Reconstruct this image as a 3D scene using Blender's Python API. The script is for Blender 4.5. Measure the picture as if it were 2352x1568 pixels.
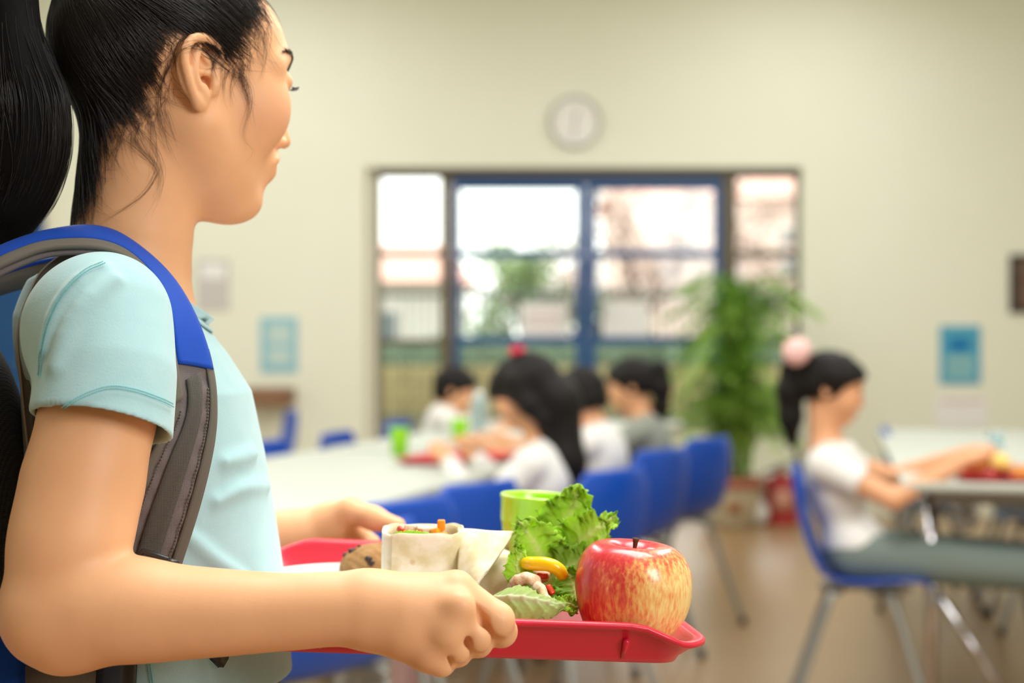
import bpy, bmesh, math, random
import numpy as np
from mathutils import Vector, Matrix

for o in list(bpy.data.objects):
    bpy.data.objects.remove(o)
SC = bpy.context.scene
COL = SC.collection
PI = math.pi
random.seed(7)
RNG = np.random.default_rng(7)

# ------------------------------------------------------------------ camera, sky, lights, exposure
CAM = Vector((0.0, 0.0, 1.11))
FPX = 3267.0                       # focal length in pixels of the 2352 x 1568 frame (50 mm on 36 mm)
cd = bpy.data.cameras.new('camera')
cd.sensor_width = 36.0
cd.lens = FPX * 36.0 / 2352.0
cd.clip_start = 0.05
cd.clip_end = 300
cd.dof.use_dof = True
cd.dof.focus_distance = 1.02
cd.dof.aperture_fstop = 3.9
cam = bpy.data.objects.new('camera', cd)
COL.objects.link(cam)
cam.location = CAM
cam.rotation_euler = (PI / 2, 0, 0)
SC.camera = cam
SC.view_settings.view_transform = 'Standard'
SC.view_settings.look = 'None'
SC.view_settings.gamma = 1.0
SC.view_settings.use_curve_mapping = False
SC.view_settings.exposure = 0.12
SC.cycles.max_bounces = 7
SC.cycles.diffuse_bounces = 4
SC.cycles.glossy_bounces = 3
SC.cycles.transparent_max_bounces = 12
SC.cycles.sample_clamp_indirect = 6.0
SC.cycles.use_denoising = True

world = bpy.data.worlds.new('overcast_sky')
SC.world = world
world.use_nodes = True
wn = world.node_tree.nodes
wl = world.node_tree.links
bgn = wn['Background']
bgn.inputs['Color'].default_value = (1.0, 0.985, 0.95, 1)
bgn.inputs['Strength'].default_value = 3.0


def area_light(name, loc, target, sx, sy, power, color):
    d = bpy.data.lights.new(name, 'AREA')
    d.shape = 'RECTANGLE'
    d.size = sx
    d.size_y = sy
    d.energy = power
    d.color = color
    o = bpy.data.objects.new(name, d)
    COL.objects.link(o)
    o.location = loc
    v = Vector(target) - Vector(loc)
    o.rotation_euler = v.to_track_quat('-Z', 'Y').to_euler()
    return o


# rows of fluorescent ceiling light above the hall
area_light('ceiling_lamp', (-1.6, 5.4, 3.5), (-1.6, 5.4, 0), 0.6, 5.5, 88, (1.0, 1.0, 0.985))
area_light('ceiling_lamp', (1.8, 5.4, 3.5), (1.8, 5.4, 0), 0.6, 5.5, 88, (1.0, 1.0, 0.985))
area_light('ceiling_lamp', (0.3, 1.7, 3.4), (0.1, 1.5, 0), 1.8, 1.5, 96, (1.0, 0.99, 0.96))
area_light('side_fill_light', (2.3, -1.7, 2.4), (-0.3, 1.1, 1.2), 2.0, 1.6, 122, (1.0, 1.0, 0.98))  # soft light added inside the room to brighten sleeve, arm and cheek


# ------------------------------------------------------------------ helpers: points, materials, objects
def P(px, py, d):
    """the point of the place that the photograph shows at pixel (px, py), d metres in front of the camera"""
    return np.array(((px - 1176.0) / FPX * d, d, 1.11 - (py - 784.0) / FPX * d))


def lin(c):
    return tuple(((x / 255) / 12.92 if x / 255 <= 0.04045 else ((x / 255 + 0.055) / 1.055) ** 2.4) for x in c)


HRES = 0.0016
MATS = {}


def mat(name, rgb, rough=0.5, spec=0.5, noise=0.0, nscale=8.0, rgb2=None, bump=0.0, bscale=60.0, metal=0.0,
        sss=0.0, trans=0.0, coat=0.0, attr=None, emit=None, stretch=None, sheen=0.0):
    """a procedural Principled material: two colours mixed by noise, noise relief, optional colour attribute"""
    if name in MATS:
        return MATS[name]
    m = bpy.data.materials.new(name)
    MATS[name] = m
    m.use_nodes = True
    n = m.node_tree.nodes
    L = m.node_tree.links
    b = n['Principled BSDF']
    c1 = lin(rgb) + (1,)
    b.inputs['Base Color'].default_value = c1
    b.inputs['Roughness'].default_value = rough
    b.inputs['Specular IOR Level'].default_value = spec
    b.inputs['Metallic'].default_value = metal
    b.inputs['Transmission Weight'].default_value = trans
    b.inputs['Coat Weight'].default_value = coat
    b.inputs['Sheen Weight'].default_value = sheen
    if sss:
        b.inputs['Subsurface Weight'].default_value = sss
        b.inputs['Subsurface Radius'].default_value = (1.0, 0.35, 0.18)
        b.inputs['Subsurface Scale'].default_value = 0.006
    tc = n.new('ShaderNodeTexCoord')
    src = tc.outputs['Object']
    if stretch:
        mp = n.new('ShaderNodeMapping')
        mp.inputs['Scale'].default_value = stretch
        L.new(src, mp.inputs['Vector'])
        src = mp.outputs['Vector']
    col = None
    if rgb2 is not None:
        t = n.new('ShaderNodeTexNoise')
        t.inputs['Scale'].default_value = nscale
        t.inputs['Detail'].default_value = 4
        L.new(src, t.inputs['Vector'])
        r = n.new('ShaderNodeValToRGB')
        r.color_ramp.elements[0].position = 0.5 - noise
        r.color_ramp.elements[1].position = 0.5 + noise
        r.color_ramp.elements[0].color = c1
        r.color_ramp.elements[1].color = lin(rgb2) + (1,)
        L.new(t.outputs['Fac'], r.inputs['Fac'])
        col = r.outputs['Color']
    if attr:
        a = n.new('ShaderNodeAttribute')
        a.attribute_name = attr
        if col is not None:
            mx = n.new('ShaderNodeMix')
            mx.data_type = 'RGBA'
            mx.blend_type = 'MULTIPLY'
            mx.inputs['Factor'].default_value = 1.0
            L.new(a.outputs['Color'], mx.inputs['A'])
            L.new(col, mx.inputs['B'])
            col = mx.outputs['Result']
        else:
            col = a.outputs['Color']
    if col is not None:
        L.new(col, b.inputs['Base Color'])
    if bump:
        t = n.new('ShaderNodeTexNoise')
        t.inputs['Scale'].default_value = bscale
        t.inputs['Detail'].default_value = 3
        L.new(src, t.inputs['Vector'])
        bp = n.new('ShaderNodeBump')
        bp.inputs['Strength'].default_value = bump
        bp.inputs['Distance'].default_value = 0.002
        L.new(t.outputs['Fac'], bp.inputs['Height'])
        L.new(bp.outputs['Normal'], b.inputs['Normal'])
    if emit:
        b.inputs['Emission Color'].default_value = lin(rgb) + (1,)
        b.inputs['Emission Strength'].default_value = emit
    return m


def weave(name, rgb, scale, depth=0.4, rough=0.8, rgb2=None, sheen=0.2):
    """woven cloth: crossed bands as fine relief and thread colour"""
    m = bpy.data.materials.new(name)
    MATS[name] = m
    m.use_nodes = True
    n = m.node_tree.nodes
    L = m.node_tree.links
    b = n['Principled BSDF']
    b.inputs['Roughness'].default_value = rough
    b.inputs['Specular IOR Level'].default_value = 0.25
    b.inputs['Sheen Weight'].default_value = sheen
    tc = n.new('ShaderNodeTexCoord')
    hs = []
    for d in ('X', 'Z'):
        w = n.new('ShaderNodeTexWave')
        w.wave_type = 'BANDS'
        w.bands_direction = d
        w.inputs['Scale'].default_value = scale
        w.inputs['Distortion'].default_value = 0.3
        L.new(tc.outputs['Object'], w.inputs['Vector'])
        hs.append(w.outputs['Fac'])
    mu = n.new('ShaderNodeMath')
    mu.operation = 'MULTIPLY'
    L.new(hs[0], mu.inputs[0])
    L.new(hs[1], mu.inputs[1])
    r = n.new('ShaderNodeMix')
    r.data_type = 'RGBA'
    c2 = rgb2 or tuple(x * 0.72 for x in rgb)
    r.inputs['A'].default_value = lin(c2) + (1,)
    r.inputs['B'].default_value = lin(rgb) + (1,)
    L.new(mu.outputs[0], r.inputs['Factor'])
    L.new(r.outputs['Result'], b.inputs['Base Color'])
    bp = n.new('ShaderNodeBump')
    bp.inputs['Strength'].default_value = depth
    bp.inputs['Distance'].default_value = 0.0006
    L.new(mu.outputs[0], bp.inputs['Height'])
    L.new(bp.outputs['Normal'], b.inputs['Normal'])
    return m


def tag(o, label=None, cat=None, group=None, kind=None):
    if label:
        o['label'] = label
    if cat:
        o['category'] = cat
    if group:
        o['group'] = group
    if kind:
        o['kind'] = kind
    return o


def empty(name, loc=(0, 0, 0), rz=0.0, label=None, cat=None, group=None):
    o = bpy.data.objects.new(name, None)
    o.empty_display_size = 0.05
    COL.objects.link(o)
    o.location = loc
    o.rotation_euler = (0, 0, rz)
    return tag(o, label, cat, group)


def mesh_obj(name, verts, faces, m=None, parent=None, smooth=True, loc=None):
    me = bpy.data.meshes.new(name)
    me.from_pydata([tuple(map(float, v)) for v in verts], [], [tuple(map(int, f)) for f in faces])
    return finish(name, me, m, parent, smooth, loc)


def finish(name, me, m, parent=None, smooth=True, loc=None):
    if smooth:
        me.polygons.foreach_set('use_smooth', np.ones(len(me.polygons), dtype=bool))
    for mm in (m if isinstance(m, (list, tuple)) else [m]):
        if mm is not None:
            me.materials.append(mm)
    me.update()
    o = bpy.data.objects.new(name, me)
    COL.objects.link(o)
    if parent is not None:
        o.parent = parent
    if loc is not None:
        o.location = loc
    return o


class MB:
    """collects primitive shapes and links them as ONE mesh object"""

    def __init__(s):
        s.v = []
        s.f = []

    def add(s, v, f):
        b = len(s.v)
        s.v += [tuple(map(float, x)) for x in v]
        s.f += [tuple(b + int(i) for i in g) for g in f]
        return s

    def box(s, c, d, bev=0.0, R=None):
        x, y, z = d[0] / 2, d[1] / 2, d[2] / 2
        b = min(bev, x * 0.9, y * 0.9, z * 0.9)
        if b <= 0:
            v = [(i * x, j * y, k * z) for i in (-1, 1) for j in (-1, 1) for k in (-1, 1)]
            f = [(0, 1, 3, 2), (4, 6, 7, 5), (0, 4, 5, 1), (2, 3, 7, 6), (0, 2, 6, 4), (1, 5, 7, 3)]
        else:
            bm = bmesh.new()
            bmesh.ops.create_cube(bm, size=1.0)
            for q in bm.verts:
                q.co = Vector((q.co.x * 2 * x, q.co.y * 2 * y, q.co.z * 2 * z))
            bmesh.ops.bevel(bm, geom=list(bm.edges), offset=b, segments=2, profile=0.5, affect='EDGES')
            bm.verts.index_update()
            v = [q.co[:] for q in bm.verts]
            f = [[q.index for q in g.verts] for g in bm.faces]
            bm.free()
        v = np.array(v)
        if R is not None:
            v = v @ np.array(R).T
        return s.add(v + np.array(c), f)

    def tube(s, pts, r, seg=10, caps=True):
        pts = np.array(pts, float)
        n = len(pts)
        r = np.full(n, r) if np.isscalar(r) else np.array(r, float)
        T = np.gradient(pts, axis=0)
        T /= np.linalg.norm(T, axis=1)[:, None] + 1e-12
        up = np.array((0, 0, 1.0)) if abs(T[0][2]) < 0.9 else np.array((1.0, 0, 0))
        N = np.cross(T[0], up)
        N /= np.linalg.norm(N)
        v = []
        for i in range(n):
            N = N - T[i] * np.dot(N, T[i])
            N /= np.linalg.norm(N)
            B = np.cross(T[i], N)
            for k in range(seg):
                a = 2 * PI * k / seg
                v.append(pts[i] + r[i] * (N * math.cos(a) + B * math.sin(a)))
        f = []
        for i in range(n - 1):
            for k in range(seg):
                f.append((i * seg + k, i * seg + (k + 1) % seg, (i + 1) * seg + (k + 1) % seg, (i + 1) * seg + k))
        if caps:
            f.append(tuple(range(seg))[::-1])
            f.append(tuple((n - 1) * seg + k for k in range(seg)))
        return s.add(v, f)

    def lathe(s, prof, c=(0, 0, 0), seg=32, R=None):
        ring = prof[0] == prof[-1]           # a closed profile is a ring and gets no end caps
        v = []
        for (r, z) in prof:
            for k in range(seg):
                a = 2 * PI * k / seg
                v.append((r * math.cos(a), r * math.sin(a), z))
        f = []
        for i in range(len(prof) - 1):
            for k in range(seg):
                f.append((i * seg + k, i * seg + (k + 1) % seg, (i + 1) * seg + (k + 1) % seg, (i + 1) * seg + k))
        if prof[0][0] > 1e-6 and not ring:
            f.append(tuple(range(seg))[::-1])
        if prof[-1][0] > 1e-6 and not ring:
            f.append(tuple((len(prof) - 1) * seg + k for k in range(seg)))
        v = np.array(v)
        if R is not None:
            v = v @ np.array(R).T
        return s.add(v + np.array(c), f)

    def grid(s, G, thick=None, closed=False):
        """surface through a grid of points; with thick, a closed sheet of that thickness"""
        G = np.array(G, float)
        nu, nv = G.shape[:2]
        if thick is None:
            v = G.reshape(-1, 3)
            f = [(i * nv + j, i * nv + j + 1, (i + 1) * nv + j + 1, (i + 1) * nv + j) for i in range(nu - 1) for j in range(nv - 1)]
            return s.add(v, f)
        du = np.gradient(G, axis=0)
        dv = np.gradient(G, axis=1)
        N = np.cross(du, dv)
        N /= np.linalg.norm(N, axis=2)[:, :, None] + 1e-12
        t = np.array(thick)
        if t.ndim == 2:
            t = t[:, :, None]
        v = np.concatenate(((G + N * t / 2).reshape(-1, 3), (G - N * t / 2).reshape(-1, 3)))
        m = nu * nv
        f = []
        for i in range(nu - 1):
            for j in range(nv - 1):
                q = (i * nv + j, i * nv + j + 1, (i + 1) * nv + j + 1, (i + 1) * nv + j)
                f.append(q)
                f.append(tuple(m + x for x in q[::-1]))
        rim = [i * nv for i in range(nu)] + [(nu - 1) * nv + j for j in range(1, nv)] + [i * nv + nv - 1 for i in range(nu - 2, -1, -1)] + [j for j in range(nv - 2, 0, -1)]
        for a, b in zip(rim, rim[1:] + rim[:1]):
            f.append((a, b, m + b, m + a))
        return s.add(v, f)

    def build(s, name, m=None, parent=None, smooth=True, loc=None, auto=None):
        o = mesh_obj(name, s.v, s.f, m, parent, smooth, loc)
        if auto is not None:
            o.data.set_sharp_from_angle(angle=math.radians(auto))
        return o


def copy_tree(o, parent=None):
    c = o.copy()
    COL.objects.link(c)
    if parent is not None:
        c.parent = parent
    for ch in list(o.children):
        copy_tree(ch, c)
    return c


def spline(pts, n):
    """Catmull-Rom through pts, n samples, spaced by length"""
    p = np.array(pts, float)
    if len(p) < 3:
        return np.array([p[0] + (p[-1] - p[0]) * t for t in np.linspace(0, 1, n)])
    q = np.vstack((2 * p[0] - p[1], p, 2 * p[-1] - p[-2]))
    out = []
    for i in range(1, len(q) - 2):
        t = np.linspace(0, 1, 24, endpoint=False)[:, None]
        a, b, c, d = q[i - 1], q[i], q[i + 1], q[i + 2]
        out.append(0.5 * (2 * b + (c - a) * t + (2 * a - 5 * b + 4 * c - d) * t * t + (3 * b - a - 3 * c + d) * t ** 3))
    out = np.vstack(out + [p[-1:]])
    s = np.concatenate(([0], np.cumsum(np.linalg.norm(np.diff(out, axis=0), axis=1))))
    u = np.linspace(0, s[-1], n)
    return np.stack([np.interp(u, s, out[:, k]) for k in range(out.shape[1])], axis=1)


def vnoise(X, freq, seed=0):
    """smooth pseudo-noise in [-1, 1] from summed sines"""
    r = np.random.default_rng(seed)
    o = np.zeros(X.shape[:-1])
    for i in range(6):
        k = r.normal(size=3)
        k *= freq * (0.6 + 0.8 * r.random()) / np.linalg.norm(k)
        o += np.sin(X @ k + r.random() * 6.28)
    return o / 3.2


# ------------------------------------------------------------------ signed-distance modelling (smooth bodies)
class SDF:
    def __init__(s):
        s.p = []

    def fn(s, f, c, r, op='u', k=0.01):
        s.p.append((f, np.array(c, float), float(r), op, k))
        return s

    def ell(s, c, r, R=None, op='u', k=0.01):
        c = np.array(c, float)
        r = np.array(r, float)
        R = None if R is None else np.array(R, float)

        def f(X):
            q = X - c
            if R is not None:
                q = q @ R
            a = np.sqrt(((q / r) ** 2).sum(-1)) + 1e-9
            b = np.sqrt(((q / (r * r)) ** 2).sum(-1)) + 1e-9
            return a * (a - 1.0) / b
        return s.fn(f, c, r.max(), op, k)

    def chain(s, pts, rad, op='u', k=0.01, kk=0.0):
        """a limb: round cones through pts, joined by a plain (or kk-smooth) union, blended by k"""
        pts = np.array(pts, float)
        rad = np.array(rad, float) if not np.isscalar(rad) else np.full(len(pts), float(rad))
        c = (pts.max(0) + pts.min(0)) / 2
        R = max(np.linalg.norm(p - c) + r for p, r in zip(pts, rad))

        def f(X):
            d = None
            for a, b, ra, rb in zip(pts[:-1], pts[1:], rad[:-1], rad[1:]):
                ab = b - a
                l2 = float(ab @ ab) + 1e-12
                t = np.clip(((X - a) @ ab) / l2, 0, 1)
                q = np.sqrt(((X - a - t[..., None] * ab) ** 2).sum(-1)) - (ra + (rb - ra) * t)
                if d is None:
                    d = q
                elif kk > 0:
                    h = np.maximum(kk - np.abs(d - q), 0) / kk
                    d = np.minimum(d, q) - h * h * kk * 0.25
                else:
                    d = np.minimum(d, q)
            return d
        return s.fn(f, c, R, op, k)

    def ev(s, X, sel=None):
        d = np.full(X.shape[:-1], 9.0)
        for i in (range(len(s.p)) if sel is None else sel):
            f, c, r, op, k = s.p[i]
            v = f(X)
            if op == 'u':
                if k > 0:
                    h = np.maximum(k - np.abs(d - v), 0) / k
                    d = np.minimum(d, v) - h * h * k * 0.25
                else:
                    d = np.minimum(d, v)
            else:
                if k > 0:
                    h = np.maximum(k - np.abs(d + v), 0) / k
                    d = np.maximum(d, -v) + h * h * k * 0.25
                else:
                    d = np.maximum(d, -v)
        return d

    def grad(s, X, e=0.0006):
        g = np.stack([s.ev(X + np.eye(3)[i] * e) - s.ev(X - np.eye(3)[i] * e) for i in range(3)], -1)
        return g / (np.linalg.norm(g, axis=-1, keepdims=True) + 1e-12)

    def mesh(s, lo, hi, h, B=16):
        """surface nets over the blocks that the surface passes through"""
        lo = np.array(lo, float)
        hi = np.array(hi, float)
        nb = np.ceil((hi - lo) / (h * B)).astype(int)
        W = h * B
        I = np.stack(np.meshgrid(*[np.arange(n) for n in nb], indexing='ij'), -1).reshape(-1, 3)
        ctr = lo + (I + 0.5) * W
        d0 = np.concatenate([s.ev(ctr[i:i + 20000]) for i in range(0, len(ctr), 20000)])
        hd = W * 0.5 * 1.7321
        act = np.where(np.abs(d0) < hd * 1.9)[0]
        C = np.array([q[1] for q in s.p])
        Rr = np.array([q[2] + q[4] for q in s.p])
        D = nb * B + 2
        ax = np.arange(-1, B + 1) * h
        g = np.stack(np.meshgrid(ax, ax, ax, indexing='ij'), -1)
        keys, vs, quads = [], [], []
        for bi in act:
            o = lo + I[bi] * W
            sel = np.where(np.linalg.norm(C - ctr[bi], axis=1) - Rr < hd * 1.7 + 4 * h)[0]
            if len(sel) == 0:
                continue
            F = s.ev(g + o, sel)            # samples -1..B
            S = F < 0
            if S.all() or not S.any():
                continue
            n = B + 1                       # cells -1..B-1 ; this block owns cells 0..B-1 shifted by one
            cs = [S[a:a + n, b:b + n, c:c + n] for a in (0, 1) for b in (0, 1) for c in (0, 1)]
            cnt = sum(x.astype(np.int8) for x in cs)
            m = (cnt > 0) & (cnt < 8)
            m[0] = False
            m[:, 0] = False
            m[:, :, 0] = False
            cell = np.argwhere(m)
            base = I[bi] * B                # sample index -1 -> base-1 ; shift by +1 to stay positive
            if len(cell):
                acc = np.zeros((len(cell), 3))
                num = np.zeros(len(cell))
                off = [(a, b, c) for a in (0, 1) for b in (0, 1) for c in (0, 1)]
                val = [F[cell[:, 0] + a, cell[:, 1] + b, cell[:, 2] + c] for a, b, c in off]
                for i1 in range(8):
                    for axx in range(3):
                        if off[i1][axx]:
                            continue
                        o2 = list(off[i1])
                        o2[axx] = 1
                        i2 = off.index(tuple(o2))
                        v1, v2 = val[i1], val[i2]
                        x = (v1 < 0) != (v2 < 0)
                        t = np.where(x, v1 / np.where(np.abs(v1 - v2) < 1e-12, 1e-12, v1 - v2), 0)
                        p = np.tile(np.array(off[i1], float), (len(cell), 1))
                        p[:, axx] += t
                        acc += np.where(x[:, None], p, 0)
                        num += x
                vs.append(o + (cell - 1 + acc / num[:, None]) * h)
                k = cell + base
                keys.append((k[:, 0] * D[1] + k[:, 1]) * D[2] + k[:, 2])
            st = (D[1] * D[2], D[2], 1)
            for axx in range(3):
                sl0 = [slice(1, -1)] * 3
                sl1 = [slice(1, -1)] * 3
                sl0[axx] = slice(0, -1)
                sl1[axx] = slice(1, None)
                A = S[tuple(sl0)]
                Bq = S[tuple(sl1)]
                e = np.argwhere(A != Bq)
                if not len(e):
                    continue
                inside = A[e[:, 0], e[:, 1], e[:, 2]]
                e = e + 1
                e[:, axx] -= 1              # sample index of the edge's start (array index)
                own = e[:, axx] >= 1
                e = e[own]
                inside = inside[own]
                if not len(e):
                    continue
                k = e + base
                kk = (k[:, 0] * D[1] + k[:, 1]) * D[2] + k[:, 2]
                u, w = [x for x in range(3) if x != axx]
                if axx == 1:
                    u, w = w, u
                q = np.stack((kk - st[u] - st[w], kk - st[w], kk, kk - st[u]), 1)
                q[~inside] = q[~inside][:, ::-1]
                quads.append(q)
        keys = np.concatenate(keys)
        vs = np.concatenate(vs)
        quads = np.concatenate(quads)
        so = np.argsort(keys)
        keys = keys[so]
        vs = vs[so]
        idx = np.searchsorted(keys, quads)
        idx = np.minimum(idx, len(keys) - 1)
        ok = (keys[idx] == quads).all(1)
        return vs, idx[ok]

    def obj(s, name, lo, hi, h, m, parent=None, B=16, post=None):
        v, q = s.mesh(lo, hi, h, B)
        if post:
            v = post(v)
        me = bpy.data.meshes.new(name)
        me.vertices.add(len(v))
        me.vertices.foreach_set('co', v.astype(np.float32).ravel())
        me.loops.add(len(q) * 4)
        me.loops.foreach_set('vertex_index', q.astype(np.int32).ravel())
        me.polygons.add(len(q))
        me.polygons.foreach_set('loop_start', np.arange(0, len(q) * 4, 4, dtype=np.int32))
        me.update(calc_edges=True)
        me.validate()
        return finish(name, me, m, parent), v


def paint(o, name, cols):
    """per-vertex local colour (lips, brows, print), linear RGB rows"""
    a = o.data.color_attributes.new(name, 'FLOAT_COLOR', 'POINT')
    c = np.ones((len(o.data.vertices), 4), np.float32)
    c[:, :3] = cols
    a.data.foreach_set('color', c.ravel())


def hair(name, curves, rad, m, parent=None):
    """strands as one hair-curves object; curves is a list of (n, 3) arrays"""
    hc = bpy.data.hair_curves.new(name)
    hc.add_curves([len(c) for c in curves])
    pos = np.concatenate(curves).astype(np.float32)
    hc.position_data.foreach_set('vector', pos.ravel())
    R = np.concatenate([np.interp(np.linspace(0, 1, len(c)), (0, 0.12, 0.6, 1), (0.35, 1, 0.9, 0.2)) for c in curves]).astype(np.float32) * rad
    at = hc.attributes.get('radius') or hc.attributes.new('radius', 'FLOAT', 'POINT')
    at.data.foreach_set('value', R)
    hc.materials.append(m)
    o = bpy.data.objects.new(name, hc)
    COL.objects.link(o)
    if parent is not None:
        o.parent = parent
    o['kind'] = 'stuff'
    return o


def unit(v):
    v = np.array(v, float)
    return v / np.linalg.norm(v)
# ------------------------------------------------------------------ the hall
M_wall = mat('wall_paint', (238, 241, 224), 0.75, 0.3, bump=0.05, bscale=40, rgb2=(235, 238, 219), noise=0.2, nscale=1.5)
M_floor = mat('floor_vinyl', (160, 128, 90), 0.30, 0.5, rgb2=(148, 117, 82), noise=0.25, nscale=1.2, bump=0.03, bscale=20)
M_ceil = mat('ceiling_paint', (235, 230, 215), 0.9, 0.2)
M_trim = mat('trim_paint', (226, 224, 205), 0.5, 0.4)
M_dark = mat('bronze_frame', (96, 86, 66), 0.45, 0.5)
M_blue = mat('door_blue_paint', (2, 74, 134), 0.35, 0.5)
M_steel = mat('brushed_steel', (190, 192, 190), 0.25, 0.5, metal=1.0)

YB = 9.0                              # front face of the back wall


def wx(px, y=YB):
    return (px - 1176.0) / FPX * y


def wz(py, y=YB):
    return 1.11 - (py - 784.0) / FPX * y


x0, x1, zt = wx(838), wx(1842), wz(384)


def structure(name, mb, m, parent=None, **k):
    o = mb.build(name, m, parent, smooth=False, **k)
    if parent is None:
        o['kind'] = 'structure'
    return o


XL, XR, ZC = -3.35, 4.6, 3.6
structure('floor', MB().box(((XL + XR) / 2, 3.6, -0.05), (XR - XL, 11.2, 0.1)), M_floor)
structure('ceiling', MB().box(((XL + XR) / 2, 3.6, ZC + 0.05), (XR - XL, 11.2, 0.1)), M_ceil)
T = 0.25
structure('wall_back', MB()
          .box(((XL + x0) / 2, YB + T / 2, ZC / 2), (x0 - XL, T, ZC))
          .box(((XR + x1) / 2, YB + T / 2, ZC / 2), (XR - x1, T, ZC))
          .box(((x0 + x1) / 2, YB + T / 2, (ZC + zt) / 2), (x1 - x0, T, ZC - zt)), M_wall)
structure('wall_left', MB().box((XL - 0.1, 3.6, ZC / 2), (0.2, 11.2, ZC)), M_wall)
structure('wall_front', MB().box(((XL + XR) / 2, -2.1, ZC / 2), (XR - XL, 0.2, ZC)), mat('front_wall_dark', (120, 96, 72), .6, .3))  # unseen wall added to shut out the sky, coloured dark to cut frontal fill
structure('wall_right', MB().box((XR + 0.1, 3.6, ZC / 2), (0.2, 11.2, ZC)), M_wall)
structure('baseboard_back', MB().box(((XL + x0) / 2, YB - 0.008, 0.05), (x0 - XL, 0.016, 0.1), 0.004)
          .box(((XR + x1) / 2, YB - 0.008, 0.05), (XR - x1, 0.016, 0.1), 0.004), M_trim)

# the glazed entrance: a bronze frame with two sidelights round a pair of blue doors
YF = YB + 0.12


def bar(px0, py0, px1, py1, d=0.06, y=YF, bev=0.006):
    """a frame member between two corners seen in the plane y"""
    a, b = P(px0, py0, y), P(px1, py1, y)
    return (a + b) / 2, (abs(b[0] - a[0]), d, abs(b[2] - a[2])), bev


M_glass = bpy.data.materials.new('window_glass')
M_glass.use_nodes = True
gn, gl = M_glass.node_tree.nodes, M_glass.node_tree.links
gn.remove(gn['Principled BSDF'])
tr = gn.new('ShaderNodeBsdfTransparent')
tr.inputs['Color'].default_value = (0.93, 0.96, 0.94, 1)
gs = gn.new('ShaderNodeBsdfGlossy')
gs.inputs['Roughness'].default_value = 0.02
fr = gn.new('ShaderNodeFresnel')
fr.inputs['IOR'].default_value = 1.35
mxs = gn.new('ShaderNodeMixShader')
gl.new(fr.outputs[0], mxs.inputs[0])
gl.new(tr.outputs[0], mxs.inputs[1])
gl.new(gs.outputs[0], mxs.inputs[2])
gl.new(mxs.outputs[0], gn['Material Output'].inputs['Surface'])

PB = 784 + 1.11 / YF * FPX            # pixel row of the floor in the frame plane
win = empty('window_1', (0, 0, 0))
win['kind'] = 'structure'
fm = MB()
for a in ((866, 384, 1838, 408), (864, 384, 876, PB), (1012, 404, 1040, PB), (1658, 404, 1690, PB), (1826, 384, 1840, PB)):
    fm.box(*bar(*a, d=0.08))
fm.build('window_frame', M_dark, win, smooth=False)
structure('trim_1', MB().box(*bar(838, 384, 866, PB, d=0.1)), M_trim)
for a in ((876, 576, 1012, 590), (876, 778, 1012, 792), (1690, 576, 1826, 590), (1690, 778, 1826, 792), (876, PB - 24, 1012, PB), (1690, PB - 24, 1826, PB)):
    MB().box(*bar(*a, d=0.06)).build('glazing_bar', M_dark, win, smooth=False)
for xa, xb in ((876, 1012), (1690, 1826)):
    for ya, yb in ((408, 576), (590, 778), (792, PB - 24)):
        MB().box(*bar(xa, ya, xb, yb, d=0.008, bev=0)).build('pane', M_glass, win, smooth=False)
dfm = MB()
for a in ((1040, 408, 1658, 424),):
    dfm.box(*bar(*a, d=0.08))
structure('trim_2', dfm, M_blue)
for k, (xa, xb, hx) in enumerate(((1042, 1345, 1312), (1347, 1657, 1384))):
    dr = empty('door_%d' % (k + 1))
    dr['kind'] = 'structure'
    f = MB()
    s = 20
    sa, sb = (16, 22) if k == 0 else (22, 18)
    for a in ((xa, 425, xa + sa, PB - 3), (xb - sb, 425, xb, PB - 3), (xa + sa, 425, xb - sb, 436), (xa + sa, PB - 40, xb - sb, PB - 3)):
        f.box(*bar(*a, d=0.05))
    f.build('door_frame', M_blue, dr, smooth=False)
    for ya, yb in ((574, 592), (772, 792)):
        MB().box(*bar(xa + sa, ya, xb - sb, yb, d=0.045)).build('rail', M_blue, dr, smooth=False)
    for ya, yb in ((436, 574), (592, 772), (792, PB - 40)):
        MB().box(*bar(xa + sa, ya, xb - sb, yb, d=0.008, bev=0)).build('pane', M_glass, dr, smooth=False)
    h0, h1 = P(hx, 655, YF - 0.11), P(hx, 735, YF - 0.11)
    pl = P(hx, 655, YF - 0.03)
    h = MB().tube([(h0[0], YF - 0.03, h0[2] - .03), (h0[0], YF - 0.095, h0[2] - .03), (h0[0], YF - 0.1, h0[2] - .06), (h0[0], YF - 0.1, h1[2] + .06), (h0[0], YF - 0.095, h1[2] + .03), (h0[0], YF - 0.03, h1[2] + .03)], 0.014)
    h.build('handle', M_steel, dr)
# a second blue door at the far left of the back wall
dr = empty('door_3')
dr['kind'] = 'structure'
f = MB()
f.box((-3.12, YB - 0.03, 1.02), (0.36, 0.05, 2.04), 0.006)
f.build('door_panel', M_blue, dr, smooth=False)
MB().box((-2.93, YB - 0.02, 1.03), (0.05, 0.06, 2.08), 0.006).build('jamb', M_trim, dr, smooth=False)
MB().tube([(-3.0, YB - .055, .98), (-3.0, YB - .1, .98), (-3.1, YB - .1, .98)], 0.012).build('handle', M_steel, dr)
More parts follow.
